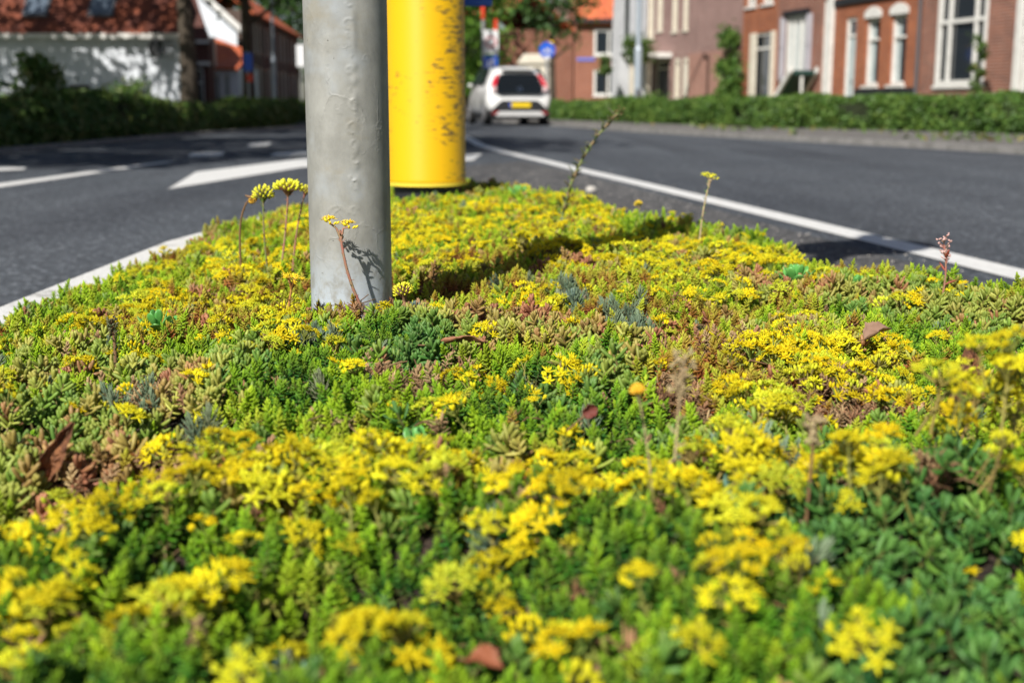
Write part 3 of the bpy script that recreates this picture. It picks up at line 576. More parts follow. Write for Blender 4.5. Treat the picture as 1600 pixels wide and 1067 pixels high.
# H2 orange brick, arched windows
h=house(4.38,8.16,5.6,m_br_or,[(4.90,5.42,.25,2.5),(5.86,6.48,.93,2.42),(6.95,7.6,.93,2.42),(5.0,5.6,3.6,5.1),(6.2,6.8,3.6,5.1),(7.1,7.7,3.6,5.1)],'orange brick house with two tall arched windows under white lintels')
o=4.38
for a,c in ((5.86,6.48),(6.95,7.6)):
    window(h,a-o,c-o,.93,2.42,fr=.07,tr=(1.95,),mg=m_glass); MB().box(a-o+.08,a-o+.24,.124,.133,1.01,2.34).build('curtain',m_curtain,h)
    b=MB(); n=9; vs=[]
    for k in range(n+1):
        u=k/n; x=a-.05-o+(c-a+.1)*u; zz=2.50+.12*math.sin(math.pi*u)
        vs+=[(x,-.035,2.425),(x,-.035,zz+.05),(x,.05,2.425),(x,.05,zz+.05)]
    fs=[]
    for k in range(n): q=4*k; fs+=[(q,q+4,q+5,q+1),(q+1,q+5,q+7,q+3),(q,q+2,q+6,q+4)]
    b.add(vs,fs+[(0,1,3,2),(4*n,4*n+2,4*n+3,4*n+1)]).build('arched_lintel',m_white,h)
for a,c in ((5.0,5.6),(6.2,6.8),(7.1,7.7)): window(h,a-o,c-o,3.6,5.1,tr=(4.5,))
door(h,.52,1.04,.25,2.5,md=m_curtain); MB().box(1.12,3.76,-.03,-.002,-.04,.86).build('plinth',m_dark,h)
MB().box(0,3.78,-.06,-.002,2.80,2.95).build('cornice',m_dark,h)
MB().tube([(3.80,-.06,0),(3.80,-.06,5.5)],.04,8).build('drainpipe',m_gutter,h)
# H3 brick with shuttered window
h=house(1.22,4.36,5.9,m_br_red,[(1.85,2.93,1.1,2.73),(3.75,4.2,.3,3.0),(1.7,2.5,3.7,5.3),(3.2,3.9,3.7,5.3)],'brown-red brick house with white shuttered window and dark window head')
o=1.22
window(h,.63,1.71,1.1,2.73,mul=(1.0,1.36),fr=.11,mg=m_curtain,set_=-.02); MB().box(.5,1.85,-.12,-.003,2.75,2.86).build('window_head',m_dark,h)
for x in (.28,1.76): 
    t=MB().box(x,x+.26,-.07,-.02,1.12,2.72).box(x+.03,x+.23,-.085,-.072,1.2,1.85).box(x+.03,x+.23,-.085,-.072,1.95,2.64).build('shutter',m_pale,h,bevel=.005)
door(h,2.53,2.98,.3,3.0); MB().box(2.90,3.12,-.10,-.002,0,3.1).build('pilaster',m_white,h)
window(h,.48,1.28,3.7,5.3); window(h,1.98,2.68,3.7,5.3)
tag(MB().add([(0,0,0),(1.0,0,.78),(1.0,.6,.78),(0,.6,0),(0,0,-.1),(1.0,0,.68),(1.0,.6,.68),(0,.6,-.1)],[(0,1,2,3),(7,6,5,4),(0,4,5,1),(1,5,6,2),(2,6,7,3),(3,7,4,0)]).build('slope_panel',m_door),None)
ch=thing('slanted_canopy','dark sloping panel in a white frame leaning against the shuttered brick house','canopy',fac(2.72),FRZ); ch.location.x-=.75*.972; ch.location.y-=.75*.235; ch.location.z=.55
p_=bpy.data.objects['slope_panel']; p_.parent=ch
for y in (-.08,.602): MB().add([(-.03,y,-.12),(1.05,y,.72),(1.05,y,.86),(-.03,y,.02),(-.03,y+.07,-.12),(1.05,y+.07,.72),(1.05,y+.07,.86),(-.03,y+.07,.02)],[(0,1,2,3),(7,6,5,4),(0,4,5,1),(1,5,6,2),(2,6,7,3),(3,7,4,0)]).build('frame_rail',m_white,ch)
for x,hh in ((.05,.6),(.95,1.25)): MB().box(x,x+.05,.25,.3,-.6,hh-.62).build('leg',m_white,ch)
# H4 narrow orange brick house
h=house(-1.0,1.20,6.0,m_br_or,[(-.34,.92,.1,2.42),(-.82,-.18,3.15,4.6),(.2,.9,3.15,4.6)],'narrow orange brick house with tall white-posted doorway beside the climber')
o=-1.0
window(h,.18,.82,3.15,4.6,mul=(.5,)); window(h,1.2,1.9,3.15,4.6,mul=(1.55,))
door(h,.66,1.92,.1,2.42,md=m_glass); MB().box(.62,.98,-.06,-.002,0,2.42).box(1.93,2.14,-.06,-.002,0,2.42).build('door_post',m_cream,h)
# H5 purple brick house
ups=[(-8.87,-8.30,2.7,4.9),(-7.95,-7.47,2.9,4.9),(-6.56,-6.1,2.8,4.9),(-5.6,-5.19,2.8,4.9)]
dn=[(-8.82,-8.44,.8,1.92),(-8.0,-6.75,.1,1.95),(-6.25,-5.76,.7,1.95),(-5.5,-5.05,.7,1.95)]
h=house(-9.0,-1.02,6.6,m_br_pu,ups+dn,'purple-brown brick house with long blank wall, slim cream windows and white porch roof')
o=-9.0
for a,c,d,e in ups: window(h,a-o,c-o,d,e,mf=m_cream,fr=.10,mg=m_cream,set_=.0)
for a,c,d,e in (dn[0],dn[2],dn[3]): window(h,a-o,c-o,d,e,mf=m_cream,fr=.12,mg=m_curtain if a>-5.6 else m_cream,set_=.0)
door(h,1.0,2.25,.1,1.95,mf=m_cream,md=m_dark,fan=.3)
MB().box(.5,2.5,-.95,-.003,2.0,2.16).build('porch_roof',m_white,h,bevel=.01); 
for x in (.75,2.3): MB().box(x,x+.16,-.85,-.69,0,1.998).build('porch_post',m_cream,h)
MB().box(4.02,7.9,-.035,-.003,0,2.05).build('wall_panel',m_br_pk,h)
# H6 pale rendered house with curved edge
h=thing('rendered_house','pale grey rendered house with curved front edge over dark glass ground floor','house',fac(-12.8),FRZ)
b=MB(); out=[(0,2.35)]+[(.02+1.2*(1-math.cos(t)) ,2.35+4.2*math.sin(t)) for t in [k*math.pi/2/8 for k in range(1,9)]]+[(3.75,6.6),(3.75,2.35)]
n=len(out); b.add([(x,0,z) for x,z in out]+[(x,7,z) for x,z in out],[tuple(range(n)),tuple(range(2*n-1,n-1,-1))]+[(k,(k+1)%n,n+(k+1)%n,n+k) for k in range(n)]); b.build('wall',m_render,h)
MB().box(.0,.9,.0,6.8,0,2.348).box(.902,3.7,1.6,6.8,0,2.348).build('ground_floor_wall',m_render,h)
MB().box(1.1,3.6,1.3,1.55,.1,2.3).build('shop_glass',m_glass,h); MB().box(1.0,1.1,1.25,1.57,.05,2.34).box(2.2,2.28,1.25,1.57,.05,2.34).build('mullion',m_gutter,h)
MB().box(1.55,1.95,-.02,.02,2.75,5).build('slit_window',m_glass,h); MB().box(3.4,3.7,.1,.4,0,2.34).build('column',m_white,h)
# H7 rust brick house, frontal, orange roof
h=thing('brick_house','rust brick house under a bright orange tiled roof with square white windows','house',(3.5,72,0),0)
wi=[(1.1,2.25,1.03,2.45),(1.1,2.25,3.25,4.68),(3.2,4.3,1.03,2.45),(3.2,4.3,3.25,4.68)]
b=wall_front(0,6,-.05,5.2,wi); shell(b,0,6,-.05,5.2,9); b.build('wall',m_br_ru,h)
for a in wi: window(h,*a,fr=.13,mul=((a[0]+a[1])/2+.25,),set_=.0)
gable_roof(h,.05,6,0,9,5.25,5,m_tile,over=.3); MB().box(-.05,6.05,-.42,-.30,5.0,5.22).build('gutter',m_dark,h)
MB().add([(0,.0,5.2),(0,4.5,9.8),(0,9,5.2),(-.1,0,5.2),(-.1,4.5,9.8),(-.1,9,5.2)],[(0,1,2),(5,4,3),(0,3,4,1),(1,4,5,2),(0,2,5,3)]).build('gable_wall',m_br_ru,h)
MB().box(.15,1.15,-.05,-.004,2.95,3.12).build('street_name_plate',mat('plate_blue',(.16,.2,.62),.4),h)
sw=thing('brick_house','rust brick wing with slim pale windows, left of the orange-roofed house','house',(3.45,72,0),R(110))
b=MB().box(0,9,.03,5,-.05,4.6); b.build('wall',m_br_ru,sw)
gable_roof(sw,0,9,0,5,4.6,2.0,m_tile,over=.3)
for a,d,e in ((.5,1.2,2.5),(.5,3.1,4.2),(2.1,.8,2.3),(2.1,2.8,3.9),(3.6,1.1,2.4),(3.6,2.9,4.1),(5.6,.9,2.3),(5.6,2.8,4.0)): 
    q=thing('window',None,None); q.parent=sw; MB().box(a,a+.6,4.98,5.08,d,e).build('frame',m_cream,q); MB().box(a+.1,a+.5,5.082,5.09,d+.1,e-.1).build('pane',m_pale,q)
# far houses closing the street
def plain_house(loc,rz,wd,dp,zt,rh,mw,mr,label,wins,axis='x',group=None,cat='house',fm=None,over=.3,pane=None):
    t=thing('house',label,cat,loc,rz,group); b=wall_front(0,wd,-.05,zt,wins); shell(b,0,wd,-.05,zt,dp)
    if axis=='y':
        for y in (0,dp): b.add([(0,y,zt),(wd,y,zt),(wd/2,y,zt+rh)],[(0,1,2)])
    b.build('wall',mw,t); gable_roof(t,0,wd,0,dp,zt,rh,mr,over=over,axis=axis)
    for a in wins: window(t,*a,mf=fm or m_white,fr=.12,set_=.02,sill=False,mg=pane)
    return t
G_F='houses closing the end of the street'
plain_house((-.6,84,0),R(-4),4.2,8,4.6,2.2,m_br_pk,m_tile_gr,'pinkish brick house end-on behind the white car',[(.6,1.3,1,2.4),(2.4,3.2,1,2.4),(2.6,3.2,2.9,4.1)],axis='y',group=G_F)
plain_house((1.3,78,0),R(-10),3.4,8,4.4,2.4,m_br_far,m_tile_br,'taupe brick gable house with pale upper window behind the bicycle sign',[(.3,.9,2.7,4.2),(1.5,2.0,1,2.4),(2.4,2.9,1,2.4)],axis='y',group=G_F,fm=m_cream)
plain_house((-8.5,98,0),R(6),7.5,8,4.6,3.2,m_br_far,m_tile,'distant orange-roofed house partly behind the trees',[(1,2,1,2.4),(3,4,1,2.4),(5,6,1,2.4)],group=G_F)
dm=thing('dormer','white dormer window on the roof behind the car','dormer',(-.2,80,4.0),0); MB().box(0,1.3,0,1.5,0,1.5).build('wall',m_white,dm); window(dm,.2,1.1,.3,1.2,y=-.06,set_=0,sill=False)
vn=thing('garden_shed','small cream shed roofline standing just above the white car','shed',(.30,54,-.33),0); MB().box(0,1.3,0,2,0,2.55).add([(-.1,-.1,2.55),(1.4,-.1,2.55),(1.1,-.1,2.95),(.2,-.1,2.95),(-.1,2.1,2.55),(1.4,2.1,2.55),(1.1,2.1,2.95),(.2,2.1,2.95)],[(0,1,2,3),(7,6,5,4),(0,4,5,1),(1,5,6,2),(2,6,7,3),(3,7,4,0)]).build('wall',m_cream,vn); window(vn,.3,1.0,1.2,2.2,y=-.06,set_=0,sill=False)

# ---- left side of the street
lw=thing('cottage','long low white cottage under a steep rust tiled roof','house',(-25.75,42,0),0)
b=wall_front(0,14.9,-.05,2.85,[(11.15,11.85,.0,1.15)]); KX=12.6; KM=(14.9+KX)/2
b.add([(0,0,-.05),(0,8,-.05),(0,8,2.85),(0,0,2.85),(KX,8,-.05),(KX,8,2.85),(14.9,0,-.05),(14.9,0,2.85),(KM,4,7.6),(0,4,7.6)],[(0,1,2,3),(1,4,5,2),(6,4,5,7),(7,5,8),(3,2,9)]); b.build('wall',m_lime,lw)
o=MB().add([(-.1,-.22,2.64),(15.0,-.22,2.64),(KM+.05,4,7.68),(-.1,4,7.68),(KX,8.2,2.64),(-.1,8.2,2.64)],[(0,1,2,3),(3,2,4,5)]).build('roof',m_tile_br,lw,fixn=False); sm=o.modifiers.new('t','SOLIDIFY'); sm.thickness=.1; sm.offset=1
MB().box(0,14.9,-.30,-.22,2.62,2.78).build('gutter',m_white,lw)
MB().box(11.2,11.8,.06,.12,0,1.12).build('door',m_dark,lw)
for x in (10.1,12.25):
    q=thing('skylight',None,None); q.parent=lw; q.location=(x,.55,3.68); q.rotation_euler=(math.atan2(4.75,4),0,0)
    MB().box(-.42,.42,-.5,.5,.0,.10).build('frame',m_gutter,q); MB().box(-.35,.35,-.43,.43,.102,.115).build('pane',mat('skylight_glass',(.10,.13,.17),.2,spec=.9),q)
sdh=thing('satellite_dish','black satellite dish on the white cottage wall','satellite dish',(-11.55,41.6,2.3),R(-15))
b=MB(); n=20; vs=[(0,.06,0)]
for rr in (.12,.22,.29):
    for k in range(n): a=2*math.pi*k/n; vs.append((rr*math.cos(a),.06-.09*(rr/.29)**2,rr*math.sin(a)*1.08))
fs=[(0,1+k,1+(k+1)%n) for k in range(n)]+[(1+r_*n+k,1+(r_+1)*n+k,1+(r_+1)*n+(k+1)%n,1+r_*n+(k+1)%n) for r_ in (0,1) for k in range(n)]
o=b.add(vs,fs).build('dish',m_dark,sdh,smooth=True); o.modifiers.new('t','SOLIDIFY').thickness=.01
MB().tube([(0,.05,0),(.0,.30,-.1),(.0,.42,-.1)],.02,8).build('bracket',m_dark,sdh); MB().tube([(0,-.02,-.3),(0,-.32,-.05)],.012,6).build('feed_arm',m_dark,sdh)
bh=thing('townhouse','dark brick townhouse with white-framed shop windows between the two trunks','house',(-13.7,50,0),0)
wi=[(.75,1.05,2.3,3.9),(.3,.62,.2,1.9),(.72,1.1,.2,1.9),(1.2,1.62,.2,1.9),(.3,.6,2.3,3.9)]
b=wall_front(0,1.85,-.05,3.0,wi[1:4]); shell(b,0,1.85,-.05,3.0,.9); b.build('wall',m_br_dk,bh)
MB().add([(0,0,3.0),(1.85,0,3.0),(1.2,.9,4.9),(0,.9,4.9),(1.4,2.5,3.0),(.8,2.5,4.9),(0,2.5,3),(0,2.5,4.9)],[(0,1,2,3),(1,4,5,2),(3,2,5,7)]).build('mansard_roof',m_br_dk,bh)
for a in wi[1:4]: window(bh,*a,fr=.08,tr=(1.35,),sill=False)
MB().box(-.05,1.9,-.12,-.003,2.02,2.16).box(-.05,1.9,-.12,-.003,2.86,2.98).build('cornice',m_white,bh)
q=thing('dormer',None,None); q.parent=bh; MB().box(.55,1.1,-.05,.8,3.05,4.6).build('frame',m_white,q); MB().box(.65,1.0,-.07,-.052,3.15,4.4).build('pane',m_pale,q)
gh=thing('gabled_house','tall white gable-end house with dark roof edge beyond the cottage','house',(-20.9,60,0),0)
b=MB(); n=5; out=[(0,-.05),(8.05,-.05),(8.05,4.25),(4.0,8.0),(0,4.25)]; SK=-1.1
b.add([(x,0,z) for x,z in out]+[(x+SK,5,z) for x,z in out],[tuple(range(n)),tuple(range(2*n-1,n-1,-1))]+[(k,(k+1)%n,n+(k+1)%n,n+k) for k in range(n)]); b.build('wall',m_lime,gh)
o=MB().add([(-.2,-.25,4.08),(4,-.25,8.03),(8.25,-.25,4.08),(8.25+SK,5.1,4.08),(4+SK,5.1,8.03),(-.2+SK,5.1,4.08)],[(0,1,4,5),(1,2,3,4)]).build('roof',m_tile_gr,gh,fixn=False); sm=o.modifiers.new('t','SOLIDIFY'); sm.thickness=.12
MB().add([(4.0,-.40,8.1),(8.3,-.40,4.13),(8.3,-.40,3.80),(4.0,-.40,7.75),(4.0,-.36,8.1),(8.3,-.36,4.13),(8.3,-.36,3.80),(4.0,-.36,7.75)],[(0,1,2,3),(7,6,5,4),(0,4,5,1),(1,5,6,2),(2,6,7,3),(3,7,4,0)]).build('bargeboard',m_white,gh)
an=thing('annexe','low white annexe with an orange lean-to roof in front of the gabled house','house',(-12.3,52,0),0)
wi=[(.1,.4,.3,1.7),(.5,.8,.3,1.7)]
b=wall_front(0,1.15,-.05,2.0,wi); shell(b,0,1.15,-.05,2.0,4); b.build('wall',m_lime,an)
for a in wi: window(an,*a,fr=.06,sill=False,mg=m_curtain)
o=MB().add([(-.35,-.15,1.98),(1.2,-.15,1.98),(1.2,2.6,2.75),(-.35,2.6,3.3)],[(0,1,2,3)]).build('roof',m_tile,an,fixn=False); o.modifiers.new('t','SOLIDIFY').thickness=.1
MB().box(.0,.24,-.1,.14,2.02,3.2).build('chimney',m_cream,an)
G_T='terraced houses along the left side of the street'
m_br_row=brick('brick_brown',(.13,.085,.065),(.10,.065,.05),(.15,.12,.1)); rowm=[m_br_row,m_br_dk,m_br_row,m_br_dk]; y0=66
tl=['terraced house of taupe brick with chimney, first beyond the white gable','dark brick terraced house second along the left row','taupe terraced house third along the left row','rust brick terraced house at the far end of the left row']
for i in range(4):
    t=plain_house((-13.6-i*.38,66+i*6.2+6.15,0),R(-90+-3.5),6.1,7,5.3,2.6,rowm[i],m_tile,tl[i],[(.6,1.5,.8,2.5),(2.4,3.3,.2,2.6),(4.2,5.2,.8,2.5),(.7,1.4,3.2,4.8),(2.5,3.2,3.2,4.8),(4.3,5.0,3.2,4.8)],group=G_T,fm=m_cream,pane=m_pale)
    t.rotation_euler.z=R(93.5); t.location=(-13.6-i*.38,66+i*6.2,0)
    MB().box(2.8,3.5,3.2,3.9,7.2,8.7).build('chimney',m_br_or,t)

# ------------------------------------------------------------------ foliage
def fol(name,c1,c2,c3,trans=.25,sc=.9):
    m=bpy.data.materials.new(name); m.use_nodes=True; t=m.node_tree; b=t.nodes['Principled BSDF']; out=t.nodes['Material Output']
    a=t.nodes.new('ShaderNodeAttribute'); a.attribute_name='shade'; r=t.nodes.new('ShaderNodeValToRGB'); r.color_ramp.elements[0].color=col(c1); r.color_ramp.elements[1].color=col(c3); e=r.color_ramp.elements.new(.5); e.color=col(c2)
    t.links.new(a.outputs['Fac'],r.inputs[0]); t.links.new(r.outputs[0],b.inputs['Base Color']); b.inputs['Roughness'].default_value=.55
    tr=t.nodes.new('ShaderNodeBsdfTranslucent'); t.links.new(r.outputs[0],tr.inputs[0]); ms=t.nodes.new('ShaderNodeMixShader'); ms.inputs[0].default_value=trans
    t.links.new(b.outputs[0],ms.inputs[1]); t.links.new(tr.outputs[0],ms.inputs[2]); t.links.new(ms.outputs[0],out.inputs[0]); return m
m_fol=fol('tree_leaves',(.02,.055,.012),(.045,.11,.02),(.10,.19,.03))
m_fol_l=fol('bright_tree_leaves',(.05,.12,.015),(.11,.24,.025),(.22,.36,.04),trans=.35)
m_hedge=fol('hedge_leaves',(.03,.08,.015),(.09,.19,.03),(.24,.34,.06))
m_hedge_l=fol('wild_hedge_leaves',(.035,.08,.015),(.08,.16,.025),(.26,.24,.08))
m_bark=mat('bark',(.045,.035,.026),.95,(.09,.07,.05),scale=9,bump=1,bscale=22,stretch=(1,1,.25))
m_twig=mat('dark_core',(.05,.035,.02),.9)
def leafmesh(name,pts,size,g,m,nrm=None):
    n=len(pts); a=g.normal(size=(n,3)); 
    if nrm is not None: a=a*.8+nrm
    a/=np.linalg.norm(a,axis=1,keepdims=True); b=g.normal(size=(n,3)); u=np.cross(a,b); u/=np.linalg.norm(u,axis=1,keepdims=True); v=np.cross(a,u)
    s=size*g.uniform(.6,1.35,(n,1)); q=np.stack([pts-u*s,pts+v*s*.55+a*s*.12,pts+u*s,pts-v*s*.55+a*s*.12],1).reshape(-1,3)
    me=bpy.data.meshes.new(name); me.vertices.add(4*n); me.vertices.foreach_set('co',q.astype(np.float32).ravel())
    me.loops.add(4*n); me.loops.foreach_set('vertex_index',np.arange(4*n,dtype=np.int32)); me.polygons.add(n)
    me.polygons.foreach_set('loop_start',np.arange(0,4*n,4,dtype=np.int32))
    me.materials.append(m); at=me.attributes.new('shade','FLOAT','POINT')
    sh=np.clip(.18+.62*fbm(pts[:,0]+pts[:,2]*.7,pts[:,1]+pts[:,2]*.3,1.2/max(size*6,.3),5)+g.normal(0,.16,n),0,1)
    at.data.foreach_set('value',np.repeat(sh,4).astype(np.float32)); me.update(calc_edges=True); return me
def crown_pts(g,nb,nl,rx,rz,cz,br,low=1.0):
    out=[]
    for i in range(nb):
        d=g.normal(size=3); d/=np.linalg.norm(d); rr=g.uniform(.35,1)**.5; c=np.array([d[0]*rx*rr,d[1]*rx*rr,cz+d[2]*rz*rr])
        k=int(nl/nb*g.uniform(.5,1.5)); p=g.normal(size=(k,3))*br*g.uniform(.6,1.2)*np.array([1,1,.65]); out.append(c+p)
    return np.concatenate(out)
def make_tree(name,label,loc,g,rt,hz,cz,rx,rz,nb,nl,leaf,m,group,br=.6,lean=0):
    t=thing(name,label,'tree',loc,0,group)
    b=MB(); b.tube([(0,0,-.1),(.03,.02,hz*.3),(lean*.5,.0,hz*.7),(lean,0,hz),(lean*1.3,.1,cz+rz*.5)],[rt*1.25,rt,rt*.85,rt*.7,rt*.25],12)
    r=random.Random(int(g.integers(1e6)))
    for i in range(9):
        az=i*GA; z0=hz*(.75)+(cz+rz*.3-hz*.75)*i/9; q=(math.cos(az),math.sin(az)); l=rx*r.uniform(.6,.9)
        b.tube([(lean*.8,0,z0),(lean+q[0]*l*.5,q[1]*l*.5,z0+l*.35),(lean+q[0]*l,q[1]*l,z0+l*.75)],[rt*.4,rt*.25,rt*.08],7)
    b.build('trunk',m_bark,t,smooth=True)
    me=leafmesh('crown',crown_pts(g,nb,nl,rx,rz,cz,br),leaf,g,m); o=bpy.data.objects.new('crown',me); C.objects.link(o); o.parent=t; o.location.x=lean
    return t
def copy_tree(src,loc,rz,sc,label):
    r_=src.copy(); C.objects.link(r_); r_.location=loc; r_.rotation_euler=(0,0,rz); r_.scale=(sc,)*3; r_['label']=label
    for ch in list(src.children): c=ch.copy(); C.objects.link(c); c.parent=r_
    return r_
g=np.random.default_rng(3)
G_S='street trees along the left kerb'
ta=make_tree('street_tree','shady street tree nearest the camera, left of the road',(-7.4,7.4,0),g,.2,4.0,8.0,3.4,4.0,64,8200,.155,m_fol,G_S,br=.68)
tb=make_tree('street_tree','thick dark street tree trunk before the right end of the white cottage',(-7.87,31,0),g,.21,4.2,8.3,3.6,4.0,64,8200,.155,m_fol,G_S,br=.68)
tc=make_tree('street_tree','airy garden tree in front of the middle of the cottage',(-15.6,35.0,0),g,.16,3.8,7.6,3.2,3.6,42,3900,.15,m_fol,G_S,br=.6)
copy_tree(tc,(-7.9,17.6,0),1.2,1.05,'second street tree from the camera on the left')
copy_tree(ta,(-9.2,21.5,0),2.2,1.0,'dark street tree at the left edge in front of the cottage')
copy_tree(ta,(-7.82,37.8,0),.7,.92,'slimmer street tree trunk just right of the thick one')
copy_tree(tb,(-13.4,29.5,0),4,.95,'garden tree behind the left hedge shading the cottage roof')
copy_tree(tc,(-20.0,34,0),2.1,1.05,'garden tree before the left end of the cottage')
lt=make_tree('leafy_tree','bright green leafy tree left of the striped posts',(-2.1,56,0),g,.16,2.0,4.4,1.7,3.6,60,7500,.13,m_fol_l,None,br=.6)
copy_tree(lt,(-4.6,68,0),2,1.5,'bright green tree further along the street behind the yellow bollard')
dt=make_tree('street_tree','dark leafed street tree above the blue bicycle sign',(1.5,48,0),g,.13,2.9,4.8,1.35,1.9,26,1900,.12,m_fol,None,br=.45)
G_D='distant trees behind the houses'
for i,(x,y,s) in enumerate([(-22,104,1.5),(-16,100,1.35),(-30,80,1.4),(-11,112,1.3),(-6,118,1.0),(12,110,1.2),(24,100,1.4),(36,90,1.5),(-40,70,1.5)]):
    copy_tree((ta,tb)[i%2],(x,y,-2.2*s),i*1.3,s,['tall dark tree behind the terraced roofs','rounded dark tree behind the far end of the terrace','tall tree behind the cottage roof','tree above the end of the street','low tree beyond the end of the street','tree behind the rust brick house','tree behind the purple brick house','tree behind the right-hand houses','tree beyond the left end of the cottage'][i])['group']=G_D

def hedge(name,label,cat,pts,depth,h0,hv,n,leaf,m,seed,group=None,side=1):
    g=np.random.default_rng(seed); P=np.array(pts,float); seg=np.linalg.norm(np.diff(P,axis=0),axis=1); cum=np.r_[0,np.cumsum(seg)]
    def at(s): return np.stack([np.interp(s,cum,P[:,0]),np.interp(s,cum,P[:,1])],1)
    def frame(s): a=at(np.clip(s-.3,0,cum[-1]));b=at(np.clip(s+.3,0,cum[-1]));d=b-a;d/=np.linalg.norm(d,axis=1,keepdims=True); return d
    def hgt(s,v): return h0+hv*(fbm(s,v+3,.55,seed)-.5)*2+.25*hv*(fbm(s,v,2.2,seed+9)-.5)*2
    s=g.uniform(0,cum[-1],n); u=g.random(n); v=np.where(u<.5,g.beta(1,6,n)*depth,g.uniform(0,depth,n)); H=hgt(s,v)
    z=np.where(u<.5,g.uniform(.02,1,n)*H,H*g.uniform(.84,1.04,n)); bul=.10*np.sin(np.clip(z/H,0,1)*3.0)+ .16*(fbm(s,z,1.8,seed+4)-.5)*2
    kp=(fbm(s,z*1.6+v,1.5,seed+30)+g.normal(0,.06,n))>.27; s=s[kp];v=v[kp];z=z[kp];bul=bul[kp];u=u[kp];H=H[kp];n=len(s)
    d=frame(s); nn=np.stack([d[:,1],-d[:,0]],1)*side; p=at(s)-nn*(v-bul)[:,None]*1.0
    pts3=np.concatenate([p,z[:,None]],1)
    nr=np.where(u[:,None]<.5,np.concatenate([nn,np.full((n,1),.25)],1),np.tile([0,0,1.],(n,1)))
    t=thing(name,label,cat,(0,0,0),0,group)
    me=leafmesh('foliage',pts3,leaf,g,m,nr); o=bpy.data.objects.new('foliage',me); C.objects.link(o); o.parent=t
    # solid core; shade behind the leaf gaps is put into its dark colour
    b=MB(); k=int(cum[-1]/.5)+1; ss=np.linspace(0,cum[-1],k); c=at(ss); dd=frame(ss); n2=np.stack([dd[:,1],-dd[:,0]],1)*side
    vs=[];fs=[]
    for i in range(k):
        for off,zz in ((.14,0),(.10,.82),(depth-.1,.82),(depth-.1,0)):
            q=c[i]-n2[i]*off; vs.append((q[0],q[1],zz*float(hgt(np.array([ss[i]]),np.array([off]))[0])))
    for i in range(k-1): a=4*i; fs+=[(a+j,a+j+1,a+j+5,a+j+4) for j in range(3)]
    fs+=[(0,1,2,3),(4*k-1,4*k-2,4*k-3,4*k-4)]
    b.add(vs,fs).build('dark_core',m_dark_core,t); return t
m_dark_core=mat('hedge_inside',(.012,.022,.006),.95,(.03,.04,.012),scale=14)
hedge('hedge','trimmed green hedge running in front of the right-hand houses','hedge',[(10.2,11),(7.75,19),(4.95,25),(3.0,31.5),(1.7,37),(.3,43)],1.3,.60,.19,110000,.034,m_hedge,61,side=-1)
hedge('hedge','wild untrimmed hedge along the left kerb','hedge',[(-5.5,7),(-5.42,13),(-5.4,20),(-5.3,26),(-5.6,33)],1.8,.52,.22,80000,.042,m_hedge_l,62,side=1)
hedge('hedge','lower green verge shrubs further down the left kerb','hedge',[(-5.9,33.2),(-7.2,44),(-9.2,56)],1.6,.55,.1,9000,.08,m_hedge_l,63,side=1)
def shrub(name,label,loc,rx,rz,n,leaf,m,seed,cz=None,stem=None,cat='shrub',rot=0,ry=None):
    g=np.random.default_rng(seed); t=thing(name,label,cat,loc,rot); cz=rz if cz is None else cz
    p=crown_pts(g,16,n,rx*.75,rz*.75,cz,rx*.3)
    if ry: p[:,1]*=ry/rx
    p[:,2]=np.maximum(p[:,2],.02)
    o=bpy.data.objects.new('foliage',leafmesh('foliage',p,leaf,g,m)); C.objects.link(o); o.parent=t
    b=MB()
    for k in range(1 if stem else 4):
        a=k*1.7; b.tube([(0,0,-.02),(.02,0,cz*.5),((0 if stem else rx*.4*math.cos(a)),(0 if stem else rx*.4*math.sin(a)),cz)],[.03,.025,.012],7)
    b.build('stem',m_bark,t); return t
shrub('shrub','tall leafy shrub rising above the left hedge before the cottage door',(-6.0,16.2,0),.42,.55,1500,.055,m_hedge_l,71,cz=.62)
shrub('shrub','small upright bush poking above the left hedge',(-5.9,19.5,0),.35,.42,700,.05,m_hedge_l,72,cz=.5)
shrub('shrub','dark shrub at the left edge of the hedge',(-6.3,13.6,0),.6,.65,1500,.06,m_fol,73,cz=.55)
f=fac(-1.35); shrub('climber','green climbing plant up the brick wall beside the narrow orange house',(f[0]-.25,f[1]-.05,0),.62,1.55,3200,.07,m_hedge,74,cz=1.4,cat='climbing plant',rot=FRZ,ry=.28)
f=fac(-6.0); shrub('clipped_tree','small ball-headed tree on a thin stem by the white porch',(f[0]-1.3,f[1]-.3,0),.5,.55,1300,.06,m_hedge_l,75,cz=2.25,stem=1,cat='small tree')
f=fac(-5.7); shrub('shrub','low round bush below the ball-headed tree',(f[0]-1.1,f[1]-.2,0),.7,.5,1200,.06,m_hedge,76,cz=.45)
shrub('clipped_tree','small brownish tree in front of the pale rendered house',(3.35,45.5,0),.30,.42,700,.06,m_hedge_l,77,cz=1.85,stem=1,cat='small tree')
shrub('shrub','dark leafy branches at the right edge beside the wide-window house',(8.85,20.9,0),.35,.75,900,.06,m_fol,78,cz=1.9,cat='shrub')
shrub('shrub','thin climber beside the wide ground-floor window',(8.75,24.0,0),.16,.8,350,.05,m_hedge_l,79,cz=1.2,cat='shrub')
shrub('shrub','pinkish flowering verge plant by the left lamp post',(-7.0,44,0),.5,.4,700,.07,fol('pink_flowers',(.10,.2,.03),(.2,.3,.06),(.5,.2,.3)),80,cz=.4)

